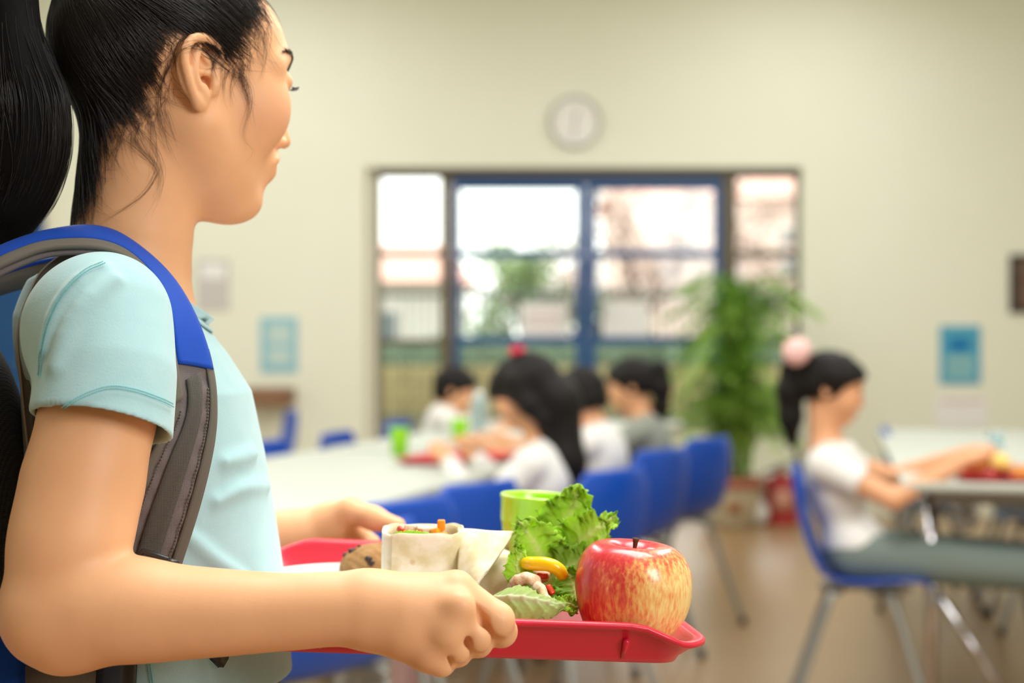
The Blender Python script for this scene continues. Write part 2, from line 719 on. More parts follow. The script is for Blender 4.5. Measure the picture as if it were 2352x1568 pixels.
# ------------------------------------------------------------------ the girl in front, seen from behind her right shoulder
UP = np.array((0, 0, 1.0))
yaw, pit = math.radians(35), math.radians(-3)
hf0 = np.array((math.cos(yaw), math.sin(yaw), 0))
hl = np.array((math.sin(yaw), -math.cos(yaw), 0))            # towards her right ear
hf = hf0 * math.cos(pit) + UP * math.sin(pit)
hu = UP * math.cos(pit) - hf0 * math.sin(pit)
HR = np.stack((hf, hl, hu), 1)                                # local (forward, right, up) -> world
HS = 0.95                                                     # head scale
EO = P(452, 172, 1.087)                                       # middle of her right ear
HC = EO - HS * (HR @ np.array((-.014, .070, .000)))


def H(f, l, u):
    return HC + HS * (HR @ np.array((f, l, u), float))


byaw = math.radians(12)
bF = np.array((math.cos(byaw), math.sin(byaw), 0))
bL = np.array((math.sin(byaw), -math.cos(byaw), 0))
TC = np.array((-0.326, 1.142, 0.0))

body = SDF()
# torso: ellipses lofted along the height
TZ = np.array([0.70, 0.84, 0.92, 0.97, 1.02, 1.07, 1.10, 1.13, 1.16])
TX = np.array([.045, .047, .042, .036, .031, .026, .016, .004, .000])      # shift along the facing direction
TA = np.array([.098, .098, .096, .094, .092, .086, .078, .066, .050])
TB = np.array([.120, .118, .118, .120, .124, .126, .122, .105, .070])


def torso(off):
    def f(X):
        z = np.clip(X[..., 2], TZ[0], TZ[-1])
        a = np.interp(z, TZ, TA) + off
        b = np.interp(z, TZ, TB) + off
        q = X - TC
        u = (q @ bF - np.interp(z, TZ, TX)) / a
        w = (q @ bL) / b
        d = (np.sqrt(u * u + w * w) - 1) * np.minimum(a, b)
        return np.maximum(d, np.maximum(X[..., 2] - (TZ[-1] - .01 + off), TZ[0] - X[..., 2]))
    return f


SN = np.array((-.304, 1.025, 1.118))          # near shoulder joint
SFAR = 2 * (TC + (0, 0, 1.118)) - SN
SFAR[2] = 1.118
body.fn(torso(-.007), (-.31, 1.142, .92), .30, 'u', .03)
body.chain([TC + (0, 0, 1.120), SN + (0, 0, -.006)], [.042, .034], k=.03)
body.chain([TC + (0, 0, 1.120), SFAR + (0, 0, -.006)], [.042, .034], k=.03)
# neck
body.chain([(-.312, 1.143, 1.12), (-.305, 1.142, 1.19), H(-.026, 0, -.045)], [.052, .0425, .0455], k=.035, kk=.02)
# head
def he(c, r, k, op='u'):
    body.ell(H(*c), np.array(r) * HS, HR, op, k)


def hc(pts, rad, k, op='u', kk=0.0):
    body.chain([H(*p) for p in pts], np.array(rad) * HS, op, k, kk)


he((-.012, 0, .034), (.094, .074, .080), .02)
he((.028, 0, .034), (.060, .063, .058), .02)
he((.030, 0, -.030), (.047, .050, .062), .03)
for s in (1, -1):
    hc([(-.002, s * .050, -.036), (.050, s * .014, -.087)], [.014, .012], .035)
    he((.054, s * .036, -.014), (.029, .026, .032), .022)
    hc([(.080, s * .012, .030), (.076, s * .034, .033), (.062, s * .052, .024)], [.006, .006, .005], .014)
he((.059, 0, -.0895), (.017, .017, .013), .015)
he((.0700, 0, -.053), (.019, .019, .022), .015)
for s in (1, -1):
    he((.094, s * .034, .016), (.017, .018, .010), .012, 's')
    he((.0742, s * .033, .014), (.0125, .015, .0105), .004)           # the eyeball under its lid
hc([(.084, 0, .018), (.0915, 0, -.014), (.0980, 0, -.0305)], [.0055, .006, .0068], .010)
for s in (1, -1):
    he((.0885, s * .0095, -.0335), (.0075, .006, .0055), .006)
    he((.0955, s * .005, -.0385), (.004, .0026, .003), .003, 's')
LU = .0065
hc([(.0848, s, u + LU) for s, u in ((-.019, -.0575), (-.010, -.0545), (0, -.0545), (.010, -.0545), (.019, -.0575))], [.002, .0048, .0062, .0048, .002], .004, kk=.004)
hc([(.0818, s, u + LU) for s, u in ((-.018, -.0610), (-.009, -.0668), (0, -.0682), (.009, -.0668), (.018, -.0610))], [.002, .0054, .0070, .0054, .002], .004, kk=.004)
hc([(.0912, s, u + LU) for s, u in ((-.020, -.0590), (-.010, -.0604), (0, -.0612), (.010, -.0604), (.020, -.0590))], .0022, .002, 's', kk=.002)

# ears: shell, bowl, rim, inner fold, crus, tragus and lobe, laid out in the plane of the ear
FL = math.radians(10)
for s in (1, -1):
    eO = EO if s == 1 else EO - hl * (2 * .070 * HS)
    e1 = hf * math.cos(FL) - s * hl * math.sin(FL)
    e3 = s * hl * math.cos(FL) + hf * math.sin(FL)

    def e(x, y, o=0.0):
        """(x, y): offset in pixels of the ear as photographed, o: height in mm over the ear plane"""
        return eO + e1 * ((x - 450) * .000332 / .70) - hu * ((y - 175) * .000332) + e3 * o * .001
    eR = np.stack((e1, hu, e3), 1)

    def ee(x, y, o, r, k, op='u', R=None):
        body.ell(e(x, y, o), np.array(r) * .001, eR if R is None else R, op, k)

    def ec(pts, rad, k, op='u', n=20):
        q = spline([(e(x, y, o)) for x, y, o in pts], n)
        r = np.interp(np.linspace(0, 1, n), np.linspace(0, 1, len(rad)), rad) * .001
        body.chain(q, r, op, k, .0012)
    tl = math.radians(12)
    eT = np.stack((e1 * math.cos(tl) + hu * math.sin(tl), hu * math.cos(tl) - e1 * math.sin(tl), e3), 1)
    ee(447, 165, 1.0, (17, 25.5, 5.0), .003, R=eT)
    ee(456, 150, 5.6, (12.0, 19.5, 4.6), .002, 's', R=eT)
    ee(466, 188, 3.5, (5.0, 8.5, 8.0), .003, 's')
    ec([(482, 158, 1), (489, 135, 2), (487, 112, 3.5), (473, 96, 5), (451, 91, 6), (431, 99, 7), (419, 120, 7.5), (416, 147, 7.5), (421, 174, 7), (429, 199, 6), (439, 222, 4.6), (449, 240, 3.4)],
       [2.2, 2.6, 3.0, 3.5, 3.7, 3.5, 3.3, 3.2, 3.2, 3.2, 3.4, 3.8], .002)
    ec([(447, 112, 3.6), (440, 132, 5.0), (437, 155, 5.6), (438, 178, 5.4), (445, 198, 4.6), (455, 210, 3.8)], [2.4, 3.2, 3.5, 3.5, 3.4, 3.2], .002)
    ec([(452, 122, 3.0), (464, 140, 2.6), (470, 148, 1.2)], [1.6, 2.2, 1.6], .002)
    ec([(492, 160, 1.0), (476, 166, 2.2), (458, 168, 2.2), (446, 166, 2)], [3.0, 2.8, 2.2, 1.4], .003)
    ec([(484, 176, 1.6), (481, 190, 2.6), (482, 206, 1.6)], [3.0, 3.6, 2.8], .004)
    ee(456, 237, 2.6, (6.0, 7.0, 3.6), .005)
    ec([(459, 204, 3.4), (461, 220, 3.4)], [3.2, 3.6], .004, n=4)

# right (near) arm
A = [P(236, 745, 1.015), P(224, 960, .992), P(190, 1110, .982), P(162, 1240, .972), P(132, 1384, .965)]
body.chain(A, [.034, .0355, .0372, .0365, .0360], k=.012, kk=.02)
Fa = [P(132, 1388, .965), P(215, 1394, .962), P(310, 1400, .960), P(420, 1406, .958), P(640, 1405, .957), P(760, 1398, .957), P(845, 1400, .957)]
body.chain(spline(Fa, 24), np.interp(np.linspace(0, 1, 24), [0, .12, .25, .40, .71, .88, 1], [.0355, .0368, .0350, .0303, .0248, .0236, .0240]), k=.008, kk=.004)
body.chain([P(118, 1440, .968), P(150, 1470, .966)], [.020, .018], k=.03)
# right hand: metacarpals as a fan, fingers curled under the rim, thumb over it
Wn = (P(850, 1372, .958), P(855, 1390, .956), P(858, 1412, .956), P(862, 1432, .957))
MC = (P(1046, 1357, .960), P(1046, 1402, .948), P(1020, 1456, .947), P(978, 1502, .953))
for w, m, r0, r1 in zip(Wn, MC, (.0165, .0170, .0170, .0160), (.0128, .0124, .0116, .0112)):
    body.chain([w, m], [r0, r1], k=.012)
body.chain([MC[0], P(1142, 1423, .957), P(1152, 1450, .974), P(1122, 1460, .988)], [.0126, .0112, .0102, .0085], k=.003, kk=.004)
body.chain([MC[1], P(1095, 1461, .951), P(1098, 1476, .970), P(1064, 1472, .988)], [.0120, .0100, .0094, .0080], k=.003, kk=.004)
body.chain([MC[2], P(1049, 1489, .949), P(1052, 1500, .968), P(1018, 1492, .986)], [.0110, .0092, .0086, .0076], k=.003, kk=.004)
body.chain([MC[3], P(1012, 1521, .953), P(1016, 1524, .970), P(980, 1514, .985)], [.0100, .0088, .0080, .0070], k=.003, kk=.004)
body.chain([P(845, 1400, .956), P(940, 1405, .952), P(1012, 1393, .9505)], [.0205, .0178, .0122], k=.006, kk=.01)
body.chain([P(845, 1400, .956), P(930, 1436, .952), P(992, 1456, .9510)], [.0205, .0172, .0118], k=.006, kk=.01)
body.chain([MC[0] + (0, .004, 0), MC[1] + (0, .004, 0), MC[2] + (0, .004, 0), MC[3] + (0, .004, 0)], [.0108, .0108, .0105, .0095], k=.008)
# clefts between the fingers
body.chain([P(1078, 1376, .945), P(1106, 1424, .9475), P(1140, 1474, .956)], [.0016, .0036, .0046], 's', .0035, kk=.002)
body.chain([P(1050, 1432, .939), P(1072, 1468, .944), P(1096, 1502, .955)], [.0014, .0034, .0044], 's', .0035, kk=.002)
body.chain([P(1014, 1482, .939), P(1030, 1503, .944), P(1053, 1530, .955)], [.0014, .0030, .0040], 's', .0035, kk=.002)
for c, r in ((P(1056, 1392, .9385), .0052), (P(1028, 1452, .9385), .0050), (P(990, 1500, .946), .0046)):
    body.ell(c, (r * 1.3, r, r * 1.3), k=.012)
body.chain([P(880, 1370, .975), P(985, 1366, .992), P(1075, 1384, 1.004), P(1125, 1402, 1.012)], [.016, .0125, .0105, .0088], k=.010, kk=.006)
# left (far) arm and hand
body.chain([SFAR, P(330, 1330, 1.36)], [.040, .034], k=.03)
body.chain([P(330, 1330, 1.36), P(480, 1275, 1.375), P(640, 1236, 1.385), P(690, 1222, 1.385)], [.034, .031, .0225, .0205], k=.01, kk=.02)
body.chain([P(680, 1224, 1.385), P(760, 1196, 1.385), P(806, 1175, 1.375), P(858, 1190, 1.362), P(912, 1208, 1.352)], [.0205, .0175, .0120, .0100, .0085], k=.010, kk=.010)
for (px, py, d), (qx, qy, qd), (tx, ty, td) in (((800, 1212, 1.400), (850, 1250, 1.400), (845, 1275, 1.385)), ((795, 1236, 1.406), (840, 1285, 1.400), (830, 1300, 1.383)), ((785, 1258, 1.408), (822, 1305, 1.400), (812, 1318, 1.382)), ((770, 1280, 1.406), (800, 1318, 1.398), (790, 1328, 1.382))):
    body.chain([P(690, 1232, 1.388), P(px, py, d)], [.017, .012], k=.010)
    body.chain([P(px, py, d), P(qx, qy, qd), P(tx, ty, td)], [.012, .0098, .0085], k=.004, kk=.004)

M_skin = mat('skin', (232, 172, 128), 0.48, 0.35, sss=0.18, attr='tone', rgb2=(255, 255, 255), noise=0.3, nscale=30, bump=0.06, bscale=900)
# the noise ramp only mottles the tone slightly
for nd in M_skin.node_tree.nodes:
    if nd.type == 'VALTORGB':
        nd.color_ramp.elements[0].color = (0.93, 0.90, 0.88, 1)
        nd.color_ramp.elements[1].color = (1, 1, 1, 1)

girl, bv = body.obj('person', (-.56, .88, .86), (.06, 1.46, 1.46), HRES, M_skin)
tag(girl, 'girl with black ponytail and pale turquoise T-shirt carrying a red lunch tray', 'person')


def blob(X, c, r):
    return np.exp(-(((X - np.array(c)) / np.array(r)) ** 2).sum(-1))


loc_ = (bv - HC) @ HR / HS
tone = np.tile(np.array(lin((239, 186, 141))), (len(bv), 1))
cheek = np.clip(sum(blob(loc_, (.062, s * .045, -.022), (.030, .03, .022)) for s in (1, -1)), 0, 1)[:, None]
tone = tone * (1 - .35 * cheek) + np.array(lin((242, 172, 146))) * .35 * cheek
lipm = np.clip((blob(loc_, (.092, 0, -.0525), (.014, .0165, .0085)) - .22) * 4, 0, 1)[:, None]
tone = tone * (1 - .8 * lipm) + np.array(lin((196, 98, 90))) * .8 * lipm
paint(girl, 'tone', tone)
# ------------------------------------------------------------------ her T-shirt and trousers
def march(sdf, pts, t0=0.85, t1=1.6, off=0.0):
    """where the lines of sight through pixels pts meet a body (depths); nan when they miss"""
    pts = np.array(pts, float)
    d = np.stack(((pts[:, 0] - 1176) / FPX, np.ones(len(pts)), -(pts[:, 1] - 784) / FPX), 1)
    t = np.full(len(pts), t0)
    for _ in range(90):
        v = sdf.ev(np.array(CAM) + d * t[:, None]) - off
        t = t + v * 0.75
    bad = (t > t1) | (np.abs(v) > 0.004)
    t[bad] = np.nan
    return t


def on(sdf, pts, off=0.0):
    t = march(sdf, pts, off=off)
    return np.array([P(p[0], p[1], d) for p, d in zip(pts, t) if d == d])


M_shirt = mat('turquoise_jersey', (168, 206, 211), 0.85, 0.2, bump=0.10, bscale=700, sheen=0.3, rgb2=(160, 199, 205), noise=0.3, nscale=60)
M_stitch = mat('turquoise_thread', (120, 190, 196), 0.8, 0.2)
M_pants = mat('brown_cotton', (118, 96, 84), 0.85, 0.2, bump=0.1, bscale=400)

def cut_sleeve(c, n, r):
    def f(X):
        q = X - c
        a = q @ n
        return np.maximum(-a, np.sqrt(np.maximum((q * q).sum(-1) - a * a, 0)) - r)
    return f


HN = unit((-.13, -.32, -.94))                       # direction of the near sleeve's opening
S0, S1 = P(240, 728, 1.012), P(247, 978, .978)
f1 = unit((.10, .28, -.95))
fh = SFAR + f1 * .095
shirt = SDF()
shirt.chain([S0, S0 * .45 + S1 * .55, S1 + HN * .03], [.0458, .0475, .0488], k=.0)
shirt.chain([SFAR, SFAR + f1 * .11], [.047, .048], k=.0)
shirt.fn(cut_sleeve(S1, HN, .056), S1 + HN * .02, .075, 's', .002)
shirt.fn(cut_sleeve(fh, f1, .056), fh + f1 * .02, .075, 's', .002)
shirt.chain([S0 * .5 + S1 * .5, S1 + HN * .03], [.0440, .0460], 's', .002)
shirt.chain([fh - f1 * .05, fh + f1 * .03], [.041, .046], 's', .002)
shirt.fn(torso(.003), (-.31, 1.142, .92), .32, 'u', .012)
shirt.chain([TC + (0, 0, 1.124), SN + (0, 0, -.004)], [.052, .0445], k=.03)
shirt.chain([TC + (0, 0, 1.124), SFAR + (0, 0, -.004)], [.052, .0445], k=.03)
# folds running from the armpit over the shoulder and down the chest
for q, r, k in ((((262, 640), (205, 690), (160, 760), (130, 840)), .0040, .012), (((240, 612), (180, 650), (130, 720), (104, 800)), .0042, .010),
                (((520, 1060), (585, 1040), (622, 1030)), .0018, .012), (((500, 1150), (560, 1120), (615, 1115)), .0016, .012), (((430, 1230), (500, 1290), (560, 1330)), .0018, .012)):
    w = on(shirt, q, .0008)
    if len(w) > 1:
        shirt.chain(spline(w, 8), r * np.array((.3, .6, .9, 1, 1, .9, .6, .3)), k=k)
NC = TC + bF * .034 + UP * 1.160
NN = unit(UP * .86 + bF * .5)
NF = unit(np.cross(np.cross(NN, bF), NN))
NL = np.cross(NN, NF)


def cut_neck(X):
    q = X - NC
    rr = np.sqrt((q @ NF / .061) ** 2 + (q @ NL / .066) ** 2) - 1
    return np.maximum(rr * .06, -(q @ NN))



shirt.fn(cut_neck, NC, .13, 's', .004)
shirt.fn(lambda X: np.maximum(X[..., 2] - .842, 0.0 * X[..., 2] - 1), (-.31, 1.142, .78), .30, 's', .002)


def wrinkle(v):
    g = shirt.grad(v)
    w = np.clip((1.12 - v[:, 2]) / .1, 0, 1)
    return v + g * (vnoise(v * np.array((1, 1, .55)), 75, 3) * .0009 + vnoise(v * np.array((1, 1, 1.8)), 38, 5) * .0011 * w)[:, None]


tee, tv = shirt.obj('shirt', (-.56, .90, .83), (.0, 1.44, 1.22), .0017, M_shirt, girl, post=wrinkle)
tee['label'] = 'pale turquoise short-sleeved T-shirt'
MBc = MB()
col = [NC + NF * .062 * math.cos(a) + NL * .067 * math.sin(a) for a in np.linspace(0, 2 * PI, 72)]
G = []
for i, p in enumerate(col):
    out = unit(p - NC)
    G.append([p - out * .0005 + NN * .0012, p + out * .0006 + NN * .0012, p + out * .0020 + NN * .0015, p + out * .0035 - NN * .0025, p + out * .0050 - NN * .0065])
G = np.array(G)
for _ in range(3):
    G = G + shirt.grad(G) * (.0012 - shirt.ev(G))[..., None] * np.array((.1, .6, 1, 1, 1))[None, :, None]
MBc.grid(G, .0016).build('collar', M_shirt, tee)


def stitches(name, px, rows, step, parent, sdf, m, size=(.0022, .0007, .0007)):
    mb = MB()
    for dx, dy in rows:
        q = spline(np.array(px, float) + np.array((dx, dy)), 400)
        w = on(sdf, q[::4], .0017)
        if len(w) < 3:
            continue
        L = np.concatenate(([0], np.cumsum(np.linalg.norm(np.diff(w, axis=0), axis=1))))
        for u in np.arange(0, L[-1] - step, step):
            p = np.array([np.interp(u, L, w[:, k]) for k in range(3)])
            p2 = np.array([np.interp(u + step * .7, L, w[:, k]) for k in range(3)])
            t = unit(p2 - p + 1e-9)
            n = unit(np.cross(t, (0.3, 0.9, 0.2)))
            b = np.cross(t, n)
            mb.box((p + p2) / 2, (np.linalg.norm(p2 - p), size[1], size[2]), 0, R=np.stack((t, n, b), 1))
    if mb.v:
        o = mb.build(name, m, parent, smooth=False)
        o['kind'] = 'stuff'
        return o


stitches('hem_stitching', [(105, 968), (150, 930), (200, 902), (255, 886), (310, 893), (370, 914), (402, 930)], [(0, 0), (0, 6)], .0016, tee, shirt, M_stitch)
stitches('shoulder_seam', [(236, 600), (190, 622), (140, 672), (108, 735), (92, 800), (86, 868)], [(0, 0), (6, 3)], .0014, tee, shirt, M_stitch)
stitches('side_seam', [(338, 1522), (345, 1568), (352, 1610)], [(0, 0), (7, 0)], .0014, tee, shirt, M_stitch)
stitches('collar_stitching', [(408, 652), (440, 672), (470, 700), (498, 728)], [(0, 0), (3, -6)], .0016, tee, shirt, M_stitch)

pants = SDF()
pants.ell(TC + bF * .050 + UP * .785, (.102, .118, .088), np.stack((bF, bL, UP), 1), k=.02)
pants.chain([TC + bF * .05 + bL * .06 + UP * .78, TC + bF * .06 + bL * .065 + UP * .42], [.078, .058], k=.03)
pants.chain([TC + bF * .05 - bL * .06 + UP * .78, TC + bF * .06 - bL * .065 + UP * .42], [.078, .058], k=.03)
pants.obj('trousers', (-.55, .92, .45), (-.05, 1.42, .91), .004, M_pants, girl, post=lambda v: v + vnoise(v, 60, 9)[:, None] * .001)

# ------------------------------------------------------------------ her hair
M_hair = mat('black_hair', (24, 19, 18), 0.36, 0.4)
M_scalp = mat('hair_undercoat', (12, 10, 10), 0.8, 0.1)
skull = SDF()
for c, r, k in (((-.012, 0, .034), (.094, .074, .080), .02), ((.028, 0, .034), (.060, .063, .058), .02), ((.030, 0, -.030), (.050, .056, .066), .03)):
    skull.ell(H(*c), np.array(r) * HS, HR, 'u', k)
skull.chain([(-.312, 1.143, 1.12), (-.305, 1.142, 1.19), H(-.026, 0, -.045)], [.052, .0425, .0455], k=.035, kk=.02)
line_px = np.array([(628, -60), (612, 20), (600, 75), (572, 118), (545, 150), (520, 168), (500, 140), (484, 98), (452, 76), (414, 92), (396, 140), (380, 200), (345, 258), (290, 292), (245, 318), (215, 360), (196, 430), (186, 520)], float)
lw = on(skull, line_px)
lf = (lw - HC) @ HR / HS
poly = np.vstack((lf[:, [0, 2]], [(-.2, lf[-1, 2]), (-.2, .3), (lf[0, 0] + .02, .3)]))


def side(q):
    """signed distance of side-view points to the hairline, positive inside the hair"""
    d = np.full(len(q), 9.0)
    ins = np.zeros(len(q), bool)
    n = len(poly)
    for i in range(n):
        a, b = poly[i], poly[(i + 1) % n]
        ab = b - a
        t = np.clip(((q - a) @ ab) / (ab @ ab + 1e-12), 0, 1)
        d = np.minimum(d, np.linalg.norm(q - a - t[:, None] * ab, axis=1))
        c = ((a[1] > q[:, 1]) != (b[1] > q[:, 1])) & (q[:, 0] < (b[0] - a[0]) * (q[:, 1] - a[1]) / (b[1] - a[1] + 1e-12) + a[0])
        ins ^= c
    return np.where(ins, d, -d)


# undercoat: a thin cap over the scalp that dives under the skin at the hairline
cv, cq = skull.mesh((-.46, .98, 1.12), (-.10, 1.34, 1.47), .003)
w = side(((cv - HC) @ HR / HS)[:, [0, 2]])
face = SDF()
face.p = [x for x in body.p if np.linalg.norm(x[1] - HC) < .24 or x[1][2] > 1.14]
noear = SDF()
noear.p = [x for x in face.p if min(np.linalg.norm(x[1] - EO), np.linalg.norm(x[1] - EO + hl * .14 * HS)) > .034]
gq = skull.grad(cv)
w = w + vnoise(cv, 160, 8) * .004 + vnoise(cv, 420, 9) * .0025
cv2 = cv + gq * (np.clip((w - .034) / .03, -1.1, 1) * .0022 + vnoise(cv, 240, 4) * .0006 - np.clip(noear.ev(cv), -.006, .006))[:, None]
cq = cq[(w[cq] > .001).all(1)]
used = np.unique(cq)
remap = -np.ones(len(cv), int)
remap[used] = np.arange(len(used))
capo = mesh_obj('hair', cv2[used], remap[cq], M_scalp, girl)
capo['label'] = 'black hair swept back'

# strands combed from the hairline back to the tie of the ponytail
TIE = H(-.128, 0, .112)
N_ROOT = 36000
ri = RNG.choice(len(cv), 150000)
rw = w[ri]
pr = np.clip((rw + .010) / .022, 0, 1) ** 1.5 * np.interp(rw, [.03, .05], [1, .4])
front = cv[ri][:, 1] < 1.24
sel = ri[(RNG.random(len(ri)) < pr) & front & (rw > -.010) & (np.linalg.norm(cv[ri] - EO, axis=1) > .027)][:N_ROOT]
R0 = cv[sel] + RNG.normal(size=(len(sel), 3)) * .0012
NS = 26
pts = np.zeros((len(sel), NS, 3))
p = R0.copy()
lay = RNG.random(len(sel)) * .0048 + .0012
wob = RNG.normal(size=(len(sel), 1)) * .10
for i in range(NS):
    d = noear.ev(p) if i < 14 else skull.ev(p)
    g = skull.grad(p)
    t = i / (NS - 1)
    hgt = .0002 + lay * min(1, t * 5) + .006 * max(0, t - .6)
    p = p + g * np.clip(hgt - d, -.004, .004)[:, None]
    pts[:, i] = p
    v = TIE - p
    dist = np.linalg.norm(v, axis=1, keepdims=True)
    v = v / dist
    v = v - g * np.minimum((v * g).sum(1), 0)[:, None] * .95
    sidew = np.cross(g, v)
    v = v + sidew * (wob + .16 * vnoise(R0 * 1.0, 90, 11)[:, None]) * (1 - t)
    v /= np.linalg.norm(v, axis=1, keepdims=True)
    rest = np.linalg.norm(TIE - R0, axis=1, keepdims=True) * 1.12 / NS
    p = p + v * np.minimum(rest, dist * .5)
hair('hair_strands', [q for q in pts], .00019, M_hair, capo)

# the ponytail
PT = [TIE, P(28, -60, 1.075), P(12, 60, 1.07), P(24, 160, 1.07), P(46, 270, 1.072), P(44, 380, 1.075), P(16, 470, 1.08), P(-22, 548, 1.085), P(-58, 620, 1.09)]
PR = [.013, .017, .021, .0275, .0340, .0335, .029, .020, .007]
pc = SDF()
q = spline(PT, 26)
pr_ = np.interp(np.linspace(0, 1, 26), np.linspace(0, 1, len(PR)), PR)
pc.chain(q, pr_ * .93, kk=.01)
po, pv = pc.obj('ponytail', (-.50, .99, .98), (-.28, 1.16, 1.50), .003, M_scalp, girl, post=lambda v: v + vnoise(v * np.array((1, 1, .12)), 420, 6)[:, None] * .0016)
T_ = np.gradient(q, axis=0)
T_ /= np.linalg.norm(T_, axis=1)[:, None]
A_ = np.cross(T_, np.array((0, 1.0, 0)))
A_ /= np.linalg.norm(A_, axis=1)[:, None]
B_ = np.cross(T_, A_)
cs = []
for i in range(8000):
    a = RNG.random() * 2 * PI
    rr = .945 + RNG.random() * .075 + (RNG.random() < .05) * RNG.random() * .12
    tw = RNG.normal() * .35
    n0 = RNG.integers(0, 12)
    n1 = RNG.integers(17, 26)
    k = np.arange(n0, n1)
    t = (k - n0) / 25.0
    aa = a + tw * t + .25 * np.sin(t * 9 + a * 3) * .3
    c = q[k] + pr_[k][:, None] * rr * (A_[k] * np.cos(aa)[:, None] + B_[k] * np.sin(aa)[:, None])
    c = c + np.outer(np.sin(t * 7 + i), A_[k[0]]) * .0012
    cs.append(c)
hair('hair_strands', cs, .00022, M_hair, po)

# loose hairs: wisps drawn on the cheek, in front of the ear and over the neck, and short fluff at the hairline
wisps = [[(560, 110), (552, 165), (563, 220), (578, 262)], [(520, 160), (560, 185), (574, 235), (572, 285)], [(540, 150), (568, 200), (580, 260), (592, 330)],
         [(590, 60), (612, 110), (608, 160), (598, 190)], [(604, 20), (618, 70), (612, 130)], [(596, 30), (586, 90), (574, 130)], [(545, 160), (572, 230), (560, 310), (585, 350), (540, 395)],
         [(400, 120), (368, 190), (366, 240), (378, 300), (392, 352)], [(396, 140), (372, 200), (370, 262), (384, 322)], [(300, 270), (330, 330), (358, 380), (368, 420), (362, 460)], [(262, 300), (300, 330), (345, 372), (366, 410)],
         [(300, 300), (330, 350), (366, 392), (360, 450), (330, 500)], [(366, 392), (340, 440), (290, 480), (215, 520)], [(240, 320), (270, 380), (300, 420)], [(340, 250), (352, 320), (356, 380), (344, 430)],
         [(310, 290), (352, 340), (372, 390), (366, 440), (345, 488)], [(280, 300), (262, 380), (268, 430)], [(380, 250), (400, 310), (420, 360)], [(366, 250), (384, 330), (420, 395)], [(480, 110), (445, 104), (412, 116), (396, 150), (378, 200)], [(470, 118), (430, 112), (405, 126)]]
ws = []
allq, alln = [], []
for wpx in wisps:
    base = spline(np.array(wpx, float), 24)
    for rep in range(6):
        am, ph = RNG.normal(size=2) * 5, RNG.random() * 6
        t = np.linspace(0, 1, 24)
        allq.append(base + RNG.normal(size=2) * 3.0 + np.stack((np.sin(t * 4 + ph) * am[0], np.sin(t * 3 + ph) * am[1]), 1))
        alln.append(RNG.integers(14, 25))
dall = march(face, np.concatenate(allq), .95, 1.3).reshape(-1, 24)
for qq, n, d in zip(allq, alln, dall):
    okk = ~np.isnan(d)
    if okk.sum() < 6:
        continue
    d = np.interp(np.arange(24), np.where(okk)[0], d[okk])
    d = np.convolve(np.pad(d, 2, mode='edge'), np.ones(5) / 5, 'valid') - .0012 - .003 * RNG.random() * np.sin(np.linspace(0, 3, 24))
    ws.append(np.array([P(a[0], a[1], dd) for a, dd in zip(qq[:n], d[:n])]))
# fluff
fi = ri[(np.abs(rw - .004) < .010) & (RNG.random(len(ri)) < .35) & front][:1500]
p = cv[fi].copy()
fl = np.zeros((len(fi), 12, 3))
dirn = unit((-.35, 0, -.9)) + RNG.normal(size=(len(fi), 3)) * .45
ln = (.012 + .028 * RNG.random(len(fi)) ** 2)[:, None]
for i in range(12):
    g = face.grad(p)
    d = face.ev(p)
    p = p + g * np.clip(.0006 + .0012 * i / 12 - d, -.003, .003)[:, None]
    fl[:, i] = p
    v = dirn - g * (dirn * g).sum(1)[:, None]
    v /= np.linalg.norm(v, axis=1, keepdims=True)
    dirn = dirn + np.cross(g, dirn) * .08
    p = p + v * ln / 12
ws += [x for x in fl]
M_wisp = mat('brown_wisps', (58, 42, 34), .45, .4)
hair('stray_hairs', ws, .000085, M_wisp, capo)

# eyebrows and lashes
p0, tv_ = [], []
for s in (1, -1):
    bp_ = spline([H(.086, s * .012, .026), H(.084, s * .024, .034), H(.074, s * .040, .036), H(.060, s * .052, .030)], 60)
    for i in range(190):
        u = RNG.integers(0, 52)
        p0.append(bp_[u] + hu * RNG.normal() * .0012 * (1 - u / 90))
        tv_.append(unit(bp_[min(u + 8, 59)] - bp_[u]) + hu * (.25 + RNG.normal() * .2))
p0, tv_ = np.array(p0), np.array(tv_)
bs = np.zeros((len(p0), 6, 3))
for k in range(6):
    g = face.grad(p0)
    p0 = p0 + g * np.clip(.0006 + .0002 * k - face.ev(p0), -.004, .004)[:, None]
    bs[:, k] = p0
    v = tv_ - g * (tv_ * g).sum(1)[:, None]
    p0 = p0 + v / np.linalg.norm(v, axis=1, keepdims=True) * .0013
bs = [x for x in bs]
hair('eyebrows', bs, .00016, M_hair, girl)
ls = []
for s in (1, -1):
    ep = spline([H(.0840, s * .022, .0105), H(.0870, s * .033, .0095), H(.0830, s * .044, .0095)], 60)
    for i in range(50):
        p0 = ep[RNG.integers(0, 60)]
        o = unit(p0 - H(.0765, s * .033, .014))
        v = unit(o + hf * .5 - hu * .25 + RNG.normal(size=3) * .12)
        ls.append(np.array([p0 + v * .0065 * t + hu * .003 * t * t for t in np.linspace(0, 1, 7)]))
hair('eyelashes', ls, .00012, M_hair, girl)
